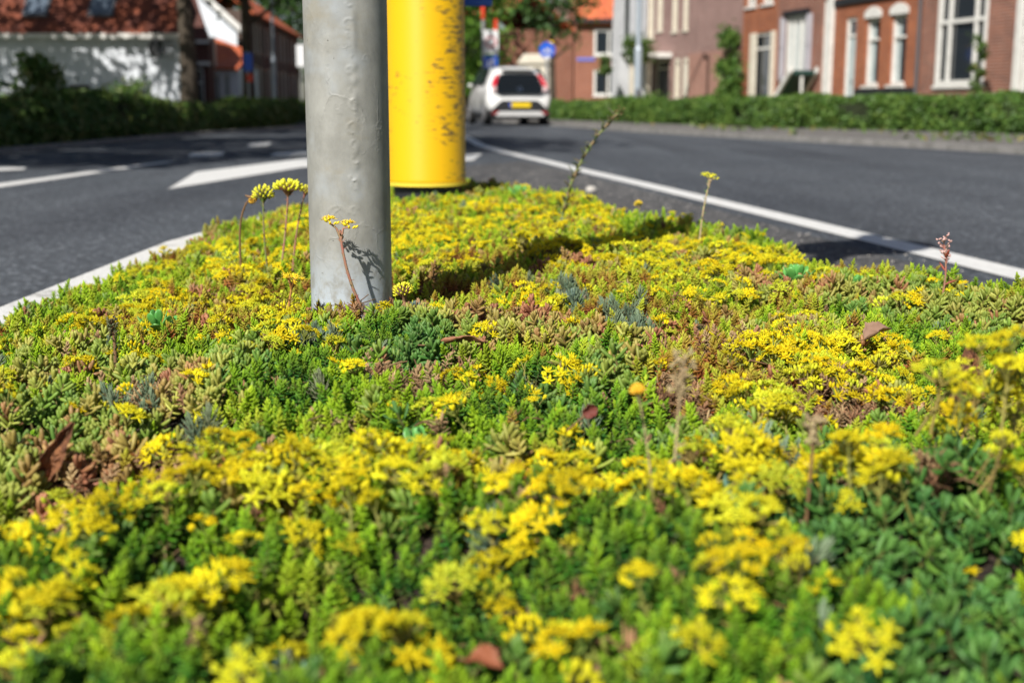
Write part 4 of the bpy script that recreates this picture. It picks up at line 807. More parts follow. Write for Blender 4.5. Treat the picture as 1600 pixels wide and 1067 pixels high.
# ------------------------------------------------------------------ street furniture
m_lamp=mat('lamp_grey',(.34,.40,.47),.45,(.40,.46,.52),scale=2,metal=.2)
def lamp_post(loc,r0,label,tz=1.9,rz=0):
    t=thing('lamp_post',label,'lamp post',loc,rz,'street lamps')
    MB().tube([(0,0,0),(0,0,tz),(0,0,tz+.08)],[r0,r0,r0*.72],16).build('lower_pole',m_lamp,t,smooth=False)
    MB().tube([(0,0,tz+.08),(0,0,7.0),(-.3,0,7.5),(-1.2,0,7.7)],[r0*.7,r0*.5,r0*.4,r0*.35],14).build('upper_pole',m_lamp,t)
    MB().box(-1.9,-1.15,-.13,.13,7.64,7.78).build('lamp_head',m_lamp,t,bevel=.03); MB().box(-.06,.06,-r0-.006,-r0+.01,.5,.9).build('access_door',m_gutter,t)
    return t
lamp_post((3.28,33.2,0),.105,'blue-grey lamp post standing in the right-hand hedge')
lamp_post((-7.55,40.5,0),.07,'slim lamp post beside the left terraced houses',rz=R(180))
m_post=mat('post_grey',(.32,.34,.35),.45,(.40,.41,.41),scale=6,metal=.4)
m_blue=mat('sign_blue',(.012,.10,.60),.35); m_red=mat('sign_red',(.75,.055,.02),.4); m_swhite=mat('sign_white',(.75,.76,.78),.4); m_yel=mat('sign_yellow',(.85,.6,.02),.4)
t=thing('bicycle_sign','round blue bicycle path sign on a grey post','traffic sign',(.90,33,0),R(4))
MB().tube([(0,0,0),(0,0,1.98)],.038,14).build('post',m_post,t); MB().disc((0,-.05,1.88),.205,t=.012,n=36).build('sign_disc',m_blue,t)
b=MB(); 
for x in (-.075,.075): b.disc((x,-.062,1.84),.05,t=.006,n=18,ri=.036)
b.tube([(-.075,-.062,1.84),(-.03,-.062,1.91),(.045,-.062,1.91),(.0,-.062,1.845),(-.075,-.062,1.84)],.008,5).tube([(.0,-.062,1.845),(-.035,-.062,1.93)],.008,5).tube([(.075,-.062,1.84),(.04,-.062,1.945),(.065,-.062,1.95)],.008,5)
b.build('bicycle_symbol',m_swhite,t); MB().disc((.01,-.06,1.70),.055,t=.008,n=20).build('white_roundel',m_swhite,t); MB().box(.06,.16,-.04,-.028,2.03,2.11).tube([(.06,-.03,1.95),(.10,-.03,2.05)],.01,6).build('yellow_tag',m_yel,t)
t=thing('no_entry_post_sign','pair of grey posts with red tops, ringed white panel and blue panel','traffic sign',(-.90,40,0),R(3))
for x,zt,zr in ((0,3.60,3.10),(.40,3.12,2.78)):
    MB().tube([(x,0,0),(x,0,zr)],.055,12).build('post',m_post,t); MB().tube([(x,0,zr+.001),(x,0,zt-.04),(x,0,zt)],[.062,.062,.02],12).build('red_top',m_red,t)
MB().box(.0,.47,-.09,-.062,2.06,2.78).build('white_panel',m_swhite,t,bevel=.01); MB().disc((.235,-.098,2.42),.19,t=.01,n=32,ri=.125).build('red_ring',mat('faded_red',(.55,.22,.24),.5),t)
MB().box(.02,.45,-.09,-.062,1.56,2.0).build('blue_panel',m_blue,t,bevel=.01); MB().box(.14,.20,-.10,-.092,1.66,1.86).box(.26,.33,-.10,-.092,1.7,1.92).build('panel_symbol',m_swhite,t)
# small things on the verges
t=thing('marker_stud','small white ball-topped marker on the right verge','marker',(3.35,32.2,.09),0); MB().tube([(0,0,0),(0,0,.1)],.03,10).build('stem',m_gutter,t); bb=MB(); bb.tube([(0,0,.1),(0,0,.12),(0,0,.17),(0,0,.23),(0,0,.25)],[.03,.07,.09,.07,.02],12); bb.build('ball',m_swhite,t,smooth=True)
t=thing('marker_stud','small yellow marker post at the end of the left hedge','marker',(-5.75,32.6,0),0); MB().tube([(0,0,0),(0,0,.42)],.035,10).build('stem',m_gutter,t); MB().box(-.09,.09,-.04,-.02,.30,.46).build('reflector',m_yel,t)
t=thing('parking_sign','tall narrow blue sign with a red plate on the slim street tree','traffic sign',(-7.72,36.6,0),0); MB().tube([(.16,0,0),(.16,0,2.0)],.03,10).build('post',m_post,t); MB().box(.05,.3,-.05,-.033,1.45,1.95).build('blue_plate',m_blue,t); MB().box(.12,.3,-.05,-.033,1.15,1.36).build('red_plate',m_red,t)
t=thing('sign_board','white hanging sign board on the far terrace','sign',(-9.1,54,0),0); MB().box(0,.35,0,.1,2.1,3.0).build('board',m_swhite,t); MB().tube([(.17,.05,0),(.17,.05,2.099)],.03,8).build('post',m_post,t)
m_deadleaf=mat('dead_leaf',(.11,.04,.018),.75,(.32,.13,.05),scale=110,bump=.8,bscale=260,detail=8,lo=.38,hi=.62)

# yellow bollard sleeve
def scuffed_yellow():
    m=bpy.data.materials.new('yellow_plastic'); m.use_nodes=True; t=m.node_tree; b=t.nodes['Principled BSDF']; b.inputs['Roughness'].default_value=.38
    tc=t.nodes.new('ShaderNodeTexCoord'); mp=t.nodes.new('ShaderNodeMapping'); mp.inputs['Scale'].default_value=(.8,.8,3.6); mp.inputs['Rotation'].default_value=(0,.55,0)
    n=t.nodes.new('ShaderNodeTexNoise'); n.inputs['Scale'].default_value=34; n.inputs['Detail'].default_value=7; n.inputs['Roughness'].default_value=.66
    n2=t.nodes.new('ShaderNodeTexNoise'); n2.inputs['Scale'].default_value=4.2; n2.inputs['Detail'].default_value=3
    t.links.new(tc.outputs['Object'],mp.inputs[0]); t.links.new(mp.outputs[0],n.inputs['Vector']); t.links.new(tc.outputs['Object'],n2.inputs['Vector'])
    sp=t.nodes.new('ShaderNodeSeparateXYZ'); t.links.new(tc.outputs['Object'],sp.inputs[0])
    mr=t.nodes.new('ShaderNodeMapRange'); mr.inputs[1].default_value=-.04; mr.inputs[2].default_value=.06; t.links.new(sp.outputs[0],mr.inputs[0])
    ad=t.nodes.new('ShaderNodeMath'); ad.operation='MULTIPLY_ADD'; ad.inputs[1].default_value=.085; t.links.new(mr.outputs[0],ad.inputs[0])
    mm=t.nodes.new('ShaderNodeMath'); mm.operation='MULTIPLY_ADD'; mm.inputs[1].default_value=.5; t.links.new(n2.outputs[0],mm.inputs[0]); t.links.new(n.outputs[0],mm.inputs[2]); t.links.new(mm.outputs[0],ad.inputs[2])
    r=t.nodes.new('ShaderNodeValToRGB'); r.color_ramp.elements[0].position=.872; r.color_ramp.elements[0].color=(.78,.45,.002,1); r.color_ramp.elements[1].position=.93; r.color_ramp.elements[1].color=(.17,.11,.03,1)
    e=r.color_ramp.elements.new(.905); e.color=(.50,.29,.01,1)
    t.links.new(ad.outputs[0],r.inputs[0]); t.links.new(r.outputs[0],b.inputs['Base Color']); return m
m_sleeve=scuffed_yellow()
SX,SY=-.250,3.70
t=thing('bollard','scuffed yellow round bollard standing at the far end of the flower bed','bollard',(SX,SY,0),0)
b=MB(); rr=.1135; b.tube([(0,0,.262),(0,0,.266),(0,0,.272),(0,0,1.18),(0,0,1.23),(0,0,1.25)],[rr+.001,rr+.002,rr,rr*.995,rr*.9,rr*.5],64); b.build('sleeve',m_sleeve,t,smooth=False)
for q in t.children[0].data.polygons: q.use_smooth=len(q.vertices)==4
MB().tube([(0,0,.252),(0,0,.2615)],[rr+.0055,rr+.0055],64).build('base_ring',mat('pale_yellow_rim',(.86,.66,.06),.5),t); MB().tube([(0,0,.0),(0,0,.2515)],rr*.86,40).build('foot',m_dark,t)
t=thing('blue_panel_sign','blue sign panel just behind the top of the yellow bollard','traffic sign',(SX,SY+.16,0),0)
MB().box(-.185,.19,0,.012,.772,1.2).build('sign_panel',mat('panel_blue',(.02,.12,.62),.35),t,bevel=.004); MB().tube([(0,.035,0),(0,.035,1.2)],.022,12).build('post',m_post,t)

# grey sign pole in the bed
def pole_mat():
    m=bpy.data.materials.new('weathered_pole'); m.use_nodes=True; t=m.node_tree; b=t.nodes['Principled BSDF']; b.inputs['Roughness'].default_value=.62; b.inputs['Metallic'].default_value=.0
    tc=t.nodes.new('ShaderNodeTexCoord'); O=tc.outputs['Object']
    def noise(s,d,sc=(1,1,1),rg=.6):
        mp=t.nodes.new('ShaderNodeMapping'); mp.inputs['Scale'].default_value=sc; n=t.nodes.new('ShaderNodeTexNoise'); n.inputs['Scale'].default_value=s; n.inputs['Detail'].default_value=d; n.inputs['Roughness'].default_value=rg
        t.links.new(O,mp.inputs[0]); t.links.new(mp.outputs[0],n.inputs['Vector']); return n.outputs[0]
    def ramp(src,a,ca,b_,cb):
        r=t.nodes.new('ShaderNodeValToRGB'); r.color_ramp.elements[0].position=a; r.color_ramp.elements[0].color=ca; r.color_ramp.elements[1].position=b_; r.color_ramp.elements[1].color=cb; t.links.new(src,r.inputs[0]); return r.outputs[0]
    def mix(f,a,b_,mode='MIX'):
        x=t.nodes.new('ShaderNodeMix'); x.data_type='RGBA'; x.blend_type=mode
        if isinstance(f,float): x.inputs[0].default_value=f
        else: t.links.new(f,x.inputs[0])
        for k,v in ((6,a),(7,b_)):
            if isinstance(v,tuple): x.inputs[k].default_value=v
            else: t.links.new(v,x.inputs[k])
        return x.outputs[2]
    base=ramp(noise(28,8,(1,1,.7),.68),.35,(.235,.235,.215,1),.68,(.345,.345,.32,1))
    pale=ramp(noise(9,4),.55,(0,0,0,1),.72,(.7,.7,.7,1)); base=mix(pale,base,(.38,.42,.46,1))
    brown=ramp(noise(15,6,(1,1,1.8)),.56,(0,0,0,1),.72,(.55,.55,.55,1)); base=mix(brown,base,(.27,.24,.17,1))
    # splashed bluish-white foot
    sp=t.nodes.new('ShaderNodeSeparateXYZ'); t.links.new(O,sp.inputs[0]); mr=t.nodes.new('ShaderNodeMapRange'); mr.inputs[1].default_value=.315; mr.inputs[2].default_value=.225; t.links.new(sp.outputs[2],mr.inputs[0])
    ml=t.nodes.new('ShaderNodeMath'); ml.operation='MULTIPLY'; t.links.new(mr.outputs[0],ml.inputs[0]); t.links.new(ramp(noise(40,6,(1,1,.8),.7),.38,(0,0,0,1),.55,(1,1,1,1)),ml.inputs[1])
    base=mix(ml.outputs[0],base,(.46,.53,.60,1))
    # dark speckles
    base=mix(ramp(noise(150,2),.74,(0,0,0,1),.79,(1,1,1,1)),base,(.10,.10,.09,1))
    t.links.new(base,b.inputs['Base Color'])
    # curled film edges: warped voronoi borders, faint scratches
    v=t.nodes.new('ShaderNodeTexVoronoi'); v.feature='DISTANCE_TO_EDGE'; v.inputs['Scale'].default_value=11
    mp=t.nodes.new('ShaderNodeMapping'); mp.inputs['Scale'].default_value=(1.6,1.6,.8); nn=t.nodes.new('ShaderNodeTexNoise'); nn.inputs['Scale'].default_value=18; nn.inputs['Detail'].default_value=4
    t.links.new(O,nn.inputs['Vector']); va=t.nodes.new('ShaderNodeVectorMath'); va.operation='MULTIPLY_ADD'; va.inputs[1].default_value=(.09,.09,.09); t.links.new(nn.outputs['Color'],va.inputs[0]); t.links.new(O,va.inputs[2]); t.links.new(va.outputs[0],mp.inputs[0]); t.links.new(mp.outputs[0],v.inputs['Vector'])
    e=ramp(v.outputs['Distance'],.0,(1,1,1,1),.045,(0,0,0,1)); k=ramp(noise(7,3),.50,(0,0,0,1),.60,(1,1,1,1))
    mm=t.nodes.new('ShaderNodeMath'); mm.operation='MULTIPLY'; t.links.new(e,mm.inputs[0]); t.links.new(k,mm.inputs[1])
    m2=t.nodes.new('ShaderNodeMath'); m2.operation='MULTIPLY_ADD'; m2.inputs[1].default_value=.35; t.links.new(noise(60,6,(1,1,.6),.7),m2.inputs[0]); t.links.new(mm.outputs[0],m2.inputs[2])
    bp=t.nodes.new('ShaderNodeBump'); bp.inputs['Strength'].default_value=.30; bp.inputs['Distance'].default_value=.0014; t.links.new(m2.outputs[0],bp.inputs['Height']); t.links.new(bp.outputs[0],b.inputs['Normal'])
    return m
m_pole=pole_mat()
t=thing('sign_pole','weathered grey metal pole rising from the stonecrop bed','sign pole',(POLE[0],POLE[1],0),0)
# tube with the curled remains of a sticker as real relief
n=160; zs=np.concatenate([np.linspace(.0,.16,3),np.linspace(.17,.62,300),np.linspace(.64,3.1,20)]); TH,ZZ=np.meshgrid(np.linspace(0,2*math.pi,n,endpoint=False),zs)
px_=TH*POLE_R
def ridge(cx,cz,r,w_,amp,a0,a1):
    dx=px_-cx*POLE_R; dz=ZZ-cz; d=np.sqrt(dx**2+dz**2); an=np.arctan2(dz,dx); msk=((an-a0)%(2*math.pi))<((a1-a0)%(2*math.pi)+1e-6)
    return amp*np.exp(-((d-r)/w_)**2)*msk
rel=np.zeros_like(TH); rr_=random.Random(4)
for cz in np.linspace(.36,.60,13):
    c=4.97+rr_.uniform(-.05,.06); rel+=ridge(c,cz+rr_.uniform(-.008,.008),rr_.uniform(.003,.007),.0009,.0009*rr_.uniform(.6,1.3),rr_.uniform(0,3),rr_.uniform(4,6))
rel+=ridge(4.55,.345,.014,.0009,.0006,.3,2.9)+ridge(4.62,.345,.010,.0008,.0004,.3,2.9)
rel+=.0006*np.exp(-((px_-5.02*POLE_R)/.004)**2)*np.clip((ZZ-.33)*20,0,1)*np.clip((.62-ZZ)*20,0,1)*(1+np.sin(ZZ*190+3*np.sin(ZZ*61)))
rel-=.0008*np.exp(-((px_-4.42*POLE_R-.0015*np.sin(ZZ*70))/.0007)**2)*np.clip((ZZ-.44)*30,0,1)*np.clip((.60-ZZ)*30,0,1)*(fbm(ZZ*40,ZZ*0+1,1,4)>.36)
RR=POLE_R+rel; b=MB(); b.v=[(float(RR[j,i]*math.cos(TH[j,i])),float(RR[j,i]*math.sin(TH[j,i])),float(ZZ[j,i])) for j in range(len(zs)) for i in range(n)]
b.f=[(j*n+i,j*n+(i+1)%n,(j+1)*n+(i+1)%n,(j+1)*n+i) for j in range(len(zs)-1) for i in range(n)]+[tuple((len(zs)-1)*n+i for i in range(n))]; b.m=[0]*len(b.f)
b.build('pole',m_pole,t,smooth=True,fixn=False)
sg=MB().disc((0,-.07,2.80),.25,t=.012,n=40).build('sign_disc',m_blue,t); MB().box(-.03,.03,-.062,-.045,2.7,2.9).build('bracket',m_post,t)

# ------------------------------------------------------------------ the white car
def car(paint,label,loc,rz):
    t=thing('car',label,'car',loc,rz)
    # half outlines at stations along the car (y forward from the tail): (x,z) rings, each with its own y
    st=[ # y_low,y_belt,y_roof, w_low,w_mid,w_belt,w_roof, z_low,z_belt,z_roof
     (.03,.10,.42,.66,.78,.745,.46,.34,.90,1.29),(.12,.18,.54,.75,.82,.785,.50,.28,.92,1.375),(.55,.60,.80,.79,.82,.78,.53,.24,.965,1.42),
     (1.2,1.2,1.2,.795,.815,.785,.545,.22,.955,1.43),(1.85,1.85,1.75,.795,.81,.785,.54,.22,.94,1.42),(2.45,2.40,2.05,.79,.805,.775,.56,.23,.92,1.39),
     (2.75,2.72,2.66,.78,.80,.75,.52,.25,.90,.98),(3.15,3.12,3.10,.74,.77,.70,.45,.28,.80,.86),(3.42,3.40,3.36,.58,.66,.55,.35,.36,.62,.66)]
    N=13; vs=[]
    for (yl,yb,yr,wl,wm,wb,wr,zl,zb,zr) in st:
        zm=(zl+zb)*.5
        half=[(0,yl,zl-.01),(wl*.8,yl,zl-.01),(wl,yl,zl+.08),(wm,yl*.7+yb*.3,zm),(wb,yb,zb),((wb+wr)/2+.02,(yb+yr)/2,(zb+zr)/2),(wr,yr,zr-.035),(wr*.6,yr,zr),(0,yr,zr+.008)]
        ring=half+[(-x,y,z) for x,y,z in half[-2:0:-1]]; N=len(ring); vs+=ring
    fs=[(i*N+k,i*N+(k+1)%N,(i+1)*N+(k+1)%N,(i+1)*N+k) for i in range(len(st)-1) for k in range(N)]
    b=MB().add(vs,fs)
    for base,flip in ((0,1),((len(st)-1)*N,0)):
        L=list(range(N)) # strip cap between left and right halves
        for k in range(1,8):
            a,b2,c,d=k,k+1,(N-k-1)%N,(N-k)%N
            if k+1==8: q=(base+a,base+b2,base+d)
            else: q=(base+a,base+b2,base+c,base+d)
            b.f.append(q if not flip else q[::-1]); b.m.append(0)
        q=(base+0,base+1,base+(N-1)); b.f.append(q); b.m.append(0)
    b.build('body',paint,t,smooth=True,sub=2)
    gl=mat('car_glass',(.008,.010,.012),.12,spec=.35); dk=mat('car_trim',(.02,.021,.023),.5)
    def rear(poly,name,m,off,th=.02,par=None):  # panel lying on the tail: x,z outline, y follows the tail slope
        def yy(z): return (.02 if z<.6 else .02+(z-.6)*.23 if z<.95 else .10+(z-.95)*.68)-off
        n=len(poly); bb=MB().add([(x,yy(z),z) for x,z in poly]+[(x,yy(z)+th,z) for x,z in poly],[tuple(range(n))[::-1],tuple(range(n,2*n))]+[(k,(k+1)%n,n+(k+1)%n,n+k) for k in range(n)])
        return bb.build(name,m,par or t)
    rear([(-.50,.75),(.50,.75),(.56,.80),(.55,.95),(-.55,.95),(-.56,.80)],'tailgate_glass',gl,.045,.06); rear([(-.55,.953),(.55,.953),(.50,1.12),(.43,1.23),(-.43,1.23),(-.50,1.12)],'rear_window',gl,.045,.06)
    MB().box(-.40,.40,.24,.5,1.325,1.365).build('spoiler',paint,t,bevel=.015)
    for s in (-1,1):
        rear([(s*.565,.96),(s*.70,.91),(s*.64,1.07),(s*.54,1.21),(s*.455,1.22),(s*.52,1.12)],'tail_light',mat('tail_light_red',(.55,.01,.03),.25,coat=.3),.05,.06)
        rear([(s*.575,.80),(s*.66,.84),(s*.70,.89),(s*.575,.95)],'reversing_light',mat('clear_lens',(.7,.5,.5),.15),.05,.06)
        rear([(s*.52,.30),(s*.68,.27),(s*.69,.31),(s*.55,.36)],'reflector',mat('dark_red',(.3,.01,.01),.3),.045)
    rear([(-.42,.60),(.42,.60),(.50,.55),(.76,.30),(.74,.22),(-.74,.22),(-.76,.30),(-.50,.55)],'rear_bumper_insert',dk,.035,.10)
    rear([(-.50,.34),(.50,.34),(.60,.26),(.57,.23),(-.57,.23),(-.60,.26)],'diffuser_strip',mat('silver_strip',(.6,.6,.6),.35),.06)
    pl=rear([(-.26,.44),(.26,.44),(.26,.55),(-.26,.55)],'number_plate',m_yel,.055); rear([(-.26,.441),(-.215,.441),(-.215,.549),(-.26,.549)],'plate_band',m_blue,.06,.01,pl)
    b=MB(); b.disc((0,0,0),.055,t=.012,n=24,ri=.042); e=b.build('emblem',mat('chrome',(.75,.75,.76),.15,metal=1),t); e.location=(0,.0,.86); e.rotation_euler=(R(-15),0,0)
    MB().box(-.7,.7,.1,3.2,.16,.30).build('underbody',dk,t)
    for s in (-1,1):
        b=MB().add([(s*.775,.75,.99),(s*.785,2.28,.965),(s*.60,1.98,1.36),(s*.60,.80,1.38),(s*.74,.55,1.04)],[(0,1,2,3,4)]); o=b.build('side_window',gl,t); o.modifiers.new('s','SOLIDIFY').thickness=.05
        MB().box(min(s*.79,s*.91),max(s*.79,s*.91),2.15,2.23,.94,1.02).build('mirror',paint,t,bevel=.03)
        for y in (.55,2.9):
            w_=thing('wheel',None,None,(s*.70,y,.29)); w_.parent=t
            b=MB(); b.tube([(-.085,0,0),(-.07,0,0),(.07,0,0),(.085,0,0)],[.24,.285,.285,.24],28); b.build('tyre',mat('tyre_rubber',(.015,.015,.015),.85),w_)
            MB().disc((s*.09,0,0),.19,axis='x',t=.012,n=20).build('rim',mat('rim_silver',(.5,.5,.52),.35,metal=.6),w_)
    return t
m_carw=mat('white_car_paint',(.80,.80,.79),.22,coat=.8); m_cark=mat('dark_car_paint',(.015,.02,.03),.2,coat=.8)
car(m_carw,'small white hatchback seen from behind with yellow number plate',(.19,30.6,0),R(11))
car(m_cark,'dark car coming the other way, mostly hidden behind the grey pole',(-4.95,38.5,0),R(186))

# ------------------------------------------------------------------ single plants and leaves in the bed
s_red=mat('stem_reddish',(.36,.13,.10),.6,(.28,.20,.10),scale=120); s_green=mat('stem_green',(.12,.20,.04),.6,(.26,.16,.08),scale=80); s_brown=mat('stem_brown',(.20,.11,.05),.7); s_pale=mat('stem_dry',(.46,.37,.20),.8,(.34,.25,.14),scale=90)
l_green=mat('leaf_green',(.10,.26,.04),.4,(.16,.34,.06),scale=60); l_dark=mat('leaf_dark',(.05,.10,.03),.5,(.13,.10,.05),scale=60); l_red=mat('leaf_red',(.30,.07,.04),.5)
f_yel=mat('petal_yellow',(.90,.72,.02),.45,(.88,.60,.015),scale=90); f_bud=mat('bud_yellow',(.66,.66,.03),.4,(.80,.74,.04),scale=160); f_pink=mat('petal_pink',(.68,.42,.38),.6); f_or=mat('bud_orange',(.75,.42,.02),.5); l_bright=mat('rosette_green',(.10,.34,.07),.35,(.20,.46,.11),scale=45); l_grey=mat('leaf_grey_green',(.13,.20,.16),.5,(.2,.25,.17),scale=60)
def pmobj(p,name,m,parent):
    o=bpy.data.objects.new(name,p.mesh(name,[m] if not isinstance(m,list) else m)); C.objects.link(o); o.parent=parent; return o
def bez(a,b,c,n=9): return [Vector(a)*(1-t)**2+Vector(b)*2*t*(1-t)+Vector(c)*t*t for t in [i/n for i in range(n+1)]]
def stalk(label,base,mid,top,kind,ms,mh,seed,r0=.0021,hr=.014,leaves=10,lm=None,ll=.007,cat='flower stalk',name='flower_stalk',hd=None,asp=.9):
    r=random.Random(seed); base=Vector(base); t=thing(name,label,cat,base); P=[q-base for q in bez(base,mid,top)]
    p=PM(); p.stem(P,[r0*(1.1-.4*i/9) for i in range(10)],7,mi=0); pmobj(p,'stem',ms,t)
    if leaves:
        p=PM()
        for i in range(leaves):
            u=(i+1)/(leaves+1); q=P[min(int(u*9),8)].lerp(P[min(int(u*9)+1,9)],u*9%1); p.leaf(q,sph(i*GA,R(r.uniform(15,55))),(0,0,1),ll*r.uniform(.7,1.2),ll*.28,0,4,((0,.6),(.4,1),(.8,.6)),.5,bend=r.uniform(-.3,.3))
        pmobj(p,'leaves',lm or ms,t)
    T=P[-1]; D=(P[-1]-P[-2]).normalized() if hd is None else Vector(hd).normalized(); a=D.orthogonal().normalized(); b=D.cross(a)
    h=PM(); hs=PM()
    if kind=='dome':
        n=44
        for i in range(n):
            th=math.acos(1-1.35*(i+.5)/n); az=i*GA; c=T+(a*math.cos(az)+b*math.sin(az))*hr*math.sin(th)*r.uniform(.88,1.08)+D*hr*(asp*math.cos(th)+.25)*r.uniform(.9,1.1)
            hs.stem([T-D*.010,T+(c-T)*.5,c],[.0009,.0008,.0007],4); bud(h,c-D*.001,(c-T)+D*hr*.6,r,max(hr*.19,.0016))
    elif kind=='star':
        n=8
        for i in range(n):
            u=math.sqrt((i+.5)/n); az=i*GA; c=T+(a*math.cos(az)+b*math.sin(az))*hr*u+D*hr*(.35-.3*u*u)+Vector((0,0,r.uniform(0,.003)))
            hs.stem([T-D*.010,T+(c-T)*.5,c],[.001,.0009,.0008],4); star(h,c,(c-T)*30*0+D+Vector((r.uniform(-.4,.4),r.uniform(-.4,.4),0)),.0075,r)
    elif kind=='forked':
        for s_ in (-1,1):
            e=T+Vector((s_*hr*.8,0,hr*(.55 if s_<0 else .2))); hs.stem([T-D*.012,T+Vector((s_*hr*.3,0,.002)),e],[.0016,.0014,.0012],5)
            for i in range(10):
                az=i*GA; c=e+Vector((math.cos(az)*.0078*(i/10)**.5,math.sin(az)*.0078*(i/10)**.5,.005-.003*(i%3)))
                if i%3==0: star(h,c,(c-e)+Vector((0,0,.006)),.0070,r)
                else: bud(h,c,(c-e)*1.0+Vector((0,0,.006)),r,.0024)
        for i in range(7): hs.leaf(T-D*r.uniform(.002,.02),sph(i*GA,R(50)),(0,0,1),.008,.0024,0,4,((0,.6),(.4,1),(.8,.6)),.5)
    elif kind=='panicle':
        for i in range(16):
            z=-hr*2+hr*3*i/16; az=i*GA; l=hr*(1-.5*abs(i-9)/9)*r.uniform(.5,1); c=T+D*z+(a*math.cos(az)+b*math.sin(az))*l+D*l*.5
            hs.stem([T+D*(z-.003),c],[.0007,.0006],3)
            for k in range(3): bud(h,c+Vector((r.uniform(-.002,.002),r.uniform(-.002,.002),r.uniform(-.002,.002))),(r.uniform(-1,1),r.uniform(-1,1),.6),r,.0016)
    if hs.v: pmobj(hs,'flower_stems',ms,t)
    pmobj(h,'flower_head',mh,t); return t
stalk('reddish stalk with a forked yellow head casting its shadow on the grey pole',(-.168,1.498,.215),(-.200,1.485,.265),(-.206,1.494,.334),'forked',s_red,[f_yel],1,r0=.0021,hr=.014,leaves=16,ll=.006)
stalk('upright stalk with a round yellow-green bud head, left of the pole',(-.381,1.94,.215),(-.388,1.94,.28),(-.387,1.95,.340),'dome',s_green,[f_bud],2,r0=.0016,hr=.0135,leaves=14,ll=.009)
stalk('taller stalk with a flat wide yellow head nearest the pole on its left',(-.362,1.93,.215),(-.352,1.95,.29),(-.348,1.95,.350),'dome',s_red,[f_bud],3,r0=.0017,hr=.0185,leaves=14,ll=.009,asp=.45)
stalk('bent brown stalk nodding to the right with small orange-yellow buds',(-.432,1.98,.225),(-.435,1.97,.32),(-.408,1.96,.338),'dome',s_brown,[f_or],4,r0=.0018,hr=.0065,leaves=5,hd=(1,0,-.5))
stalk('thin stalk half hidden behind the left edge of the pole',(-.352,1.99,.22),(-.345,2.0,.30),(-.329,2.0,.345),'dome',s_red,[f_bud],5,r0=.0015,hr=.008,leaves=8)
stalk('orange-stemmed star flower head just left of the pole foot',(-.275,1.50,.215),(-.272,1.50,.24),(-.266,1.50,.270),'star',mat('stem_orange',(.42,.20,.06),.6),[f_yel],6,hr=.014,leaves=4,r0=.0018)
stalk('pale slim stalk with small green-yellow tip before the right white line',(.346,2.30,.225),(.350,2.31,.29),(.366,2.32,.346),'forked',s_pale,[f_bud],7,r0=.0017,hr=.008,leaves=18,lm=l_green,ll=.009)
stalk('tall leaning leafy stalk with brown withered tip crossing the road',(.115,2.90,.215),(.135,2.90,.36),(.243,2.92,.462),'panicle',s_green,[s_brown],8,r0=.0034,hr=.014,leaves=44,lm=l_dark,ll=.027,name='leafy_stalk')
stalk('pink-white flower spray on a red stalk at the right edge of the bed',(.588,1.69,.22),(.595,1.69,.26),(.590,1.70,.293),'panicle',s_red,[f_pink],9,r0=.0014,hr=.011,leaves=3,lm=l_red,ll=.022)
stalk('dark brown spiky seed stalk standing left in the cushions',(-.404,1.245,.215),(-.402,1.245,.24),(-.405,1.245,.262),'panicle',s_brown,[l_dark],10,r0=.002,hr=.006,leaves=26,lm=l_dark,ll=.008)
stalk('blurred pale dried stalk rising in the middle right foreground',(.098,.745,.20),(.100,.745,.26),(.1045,.75,.322),'panicle',s_pale,[s_pale],11,r0=.0010,hr=.0085,leaves=14,lm=s_pale,ll=.010)
stalk('blurred stalk topped by one orange-yellow bud, middle foreground',(.092,.76,.21),(.088,.76,.26),(.0785,.76,.305),'dome',s_pale,[f_or],12,r0=.0008,hr=.0024,leaves=9,lm=l_green,ll=.009)
stalk('short blurred brownish stalk in the yellow drift, right foreground',(.176,.72,.205),(.178,.72,.25),(.180,.72,.292),'panicle',s_brown,[s_pale],13,r0=.0013,hr=.006,leaves=6,lm=s_pale)
stalk('single small yellow flower standing apart before the worn asphalt',(.285,2.78,.215),(.287,2.79,.24),(.283,2.80,.262),'dome',s_green,[f_yel],14,r0=.0013,hr=.0075,leaves=2)
stalk('reddish bud stalk right beside the foot of the pole',(-.125,1.46,.215),(-.124,1.46,.235),(-.128,1.46,.262),'dome',s_red,[f_bud],15,r0=.0015,hr=.010,leaves=4)
def rosette(label,loc,rad,m,seed,n=13,wd=.42,el0=8,cat='rosette plant',tilt=(.0,0)):
    r=random.Random(seed); t=thing('rosette_plant',label,cat,(loc[0],loc[1],float(bed_z(loc[0],loc[1]))+.006+.3*(loc[2]-.235))); p=PM()
    for i in range(n):
        u=i/(n-1); p.leaf((0,0,.002+.012*u),sph(i*GA+r.uniform(-.15,.15),R(el0+66*u**1.3)),(0,0,1),rad*(1.05-.5*u),rad*wd*(1-.3*u),0,8,((0,.2),(.3,.5),(.6,.95),(.8,1),(.93,.7)),.14,bend=.3)
    pmobj(p,'leaves',m,t); p=PM(); p.stem([(0,0,-.02),(0,0,.012)],[.003,.003],6); pmobj(p,'stem',s_green,t); t.rotation_euler=(tilt[0],tilt[1],0); return t
rosette('bright green broad-leaved rosette left of the pole among yellow flowers',(-.42,1.46,.235),.034,l_bright,1)
rosette('large bright green rosette at the right edge of the bed',(.405,1.77,.235),.042,l_bright,2,n=16,tilt=(-.1,0))
rosette('small bright green rosette nearer the pink flower spray',(.49,1.76,.235),.025,l_bright,3)
rosette('upright green leafy plant at the far end of the bed beside the bollard',(.02,3.62,.235),.055,l_bright,4,n=18,el0=25,wd=.35)
rosette('grey-green needle tuft right of the pole foot',(-.118,1.50,.228),.022,l_grey,5,n=30,wd=.14,el0=20,cat='needle plant')
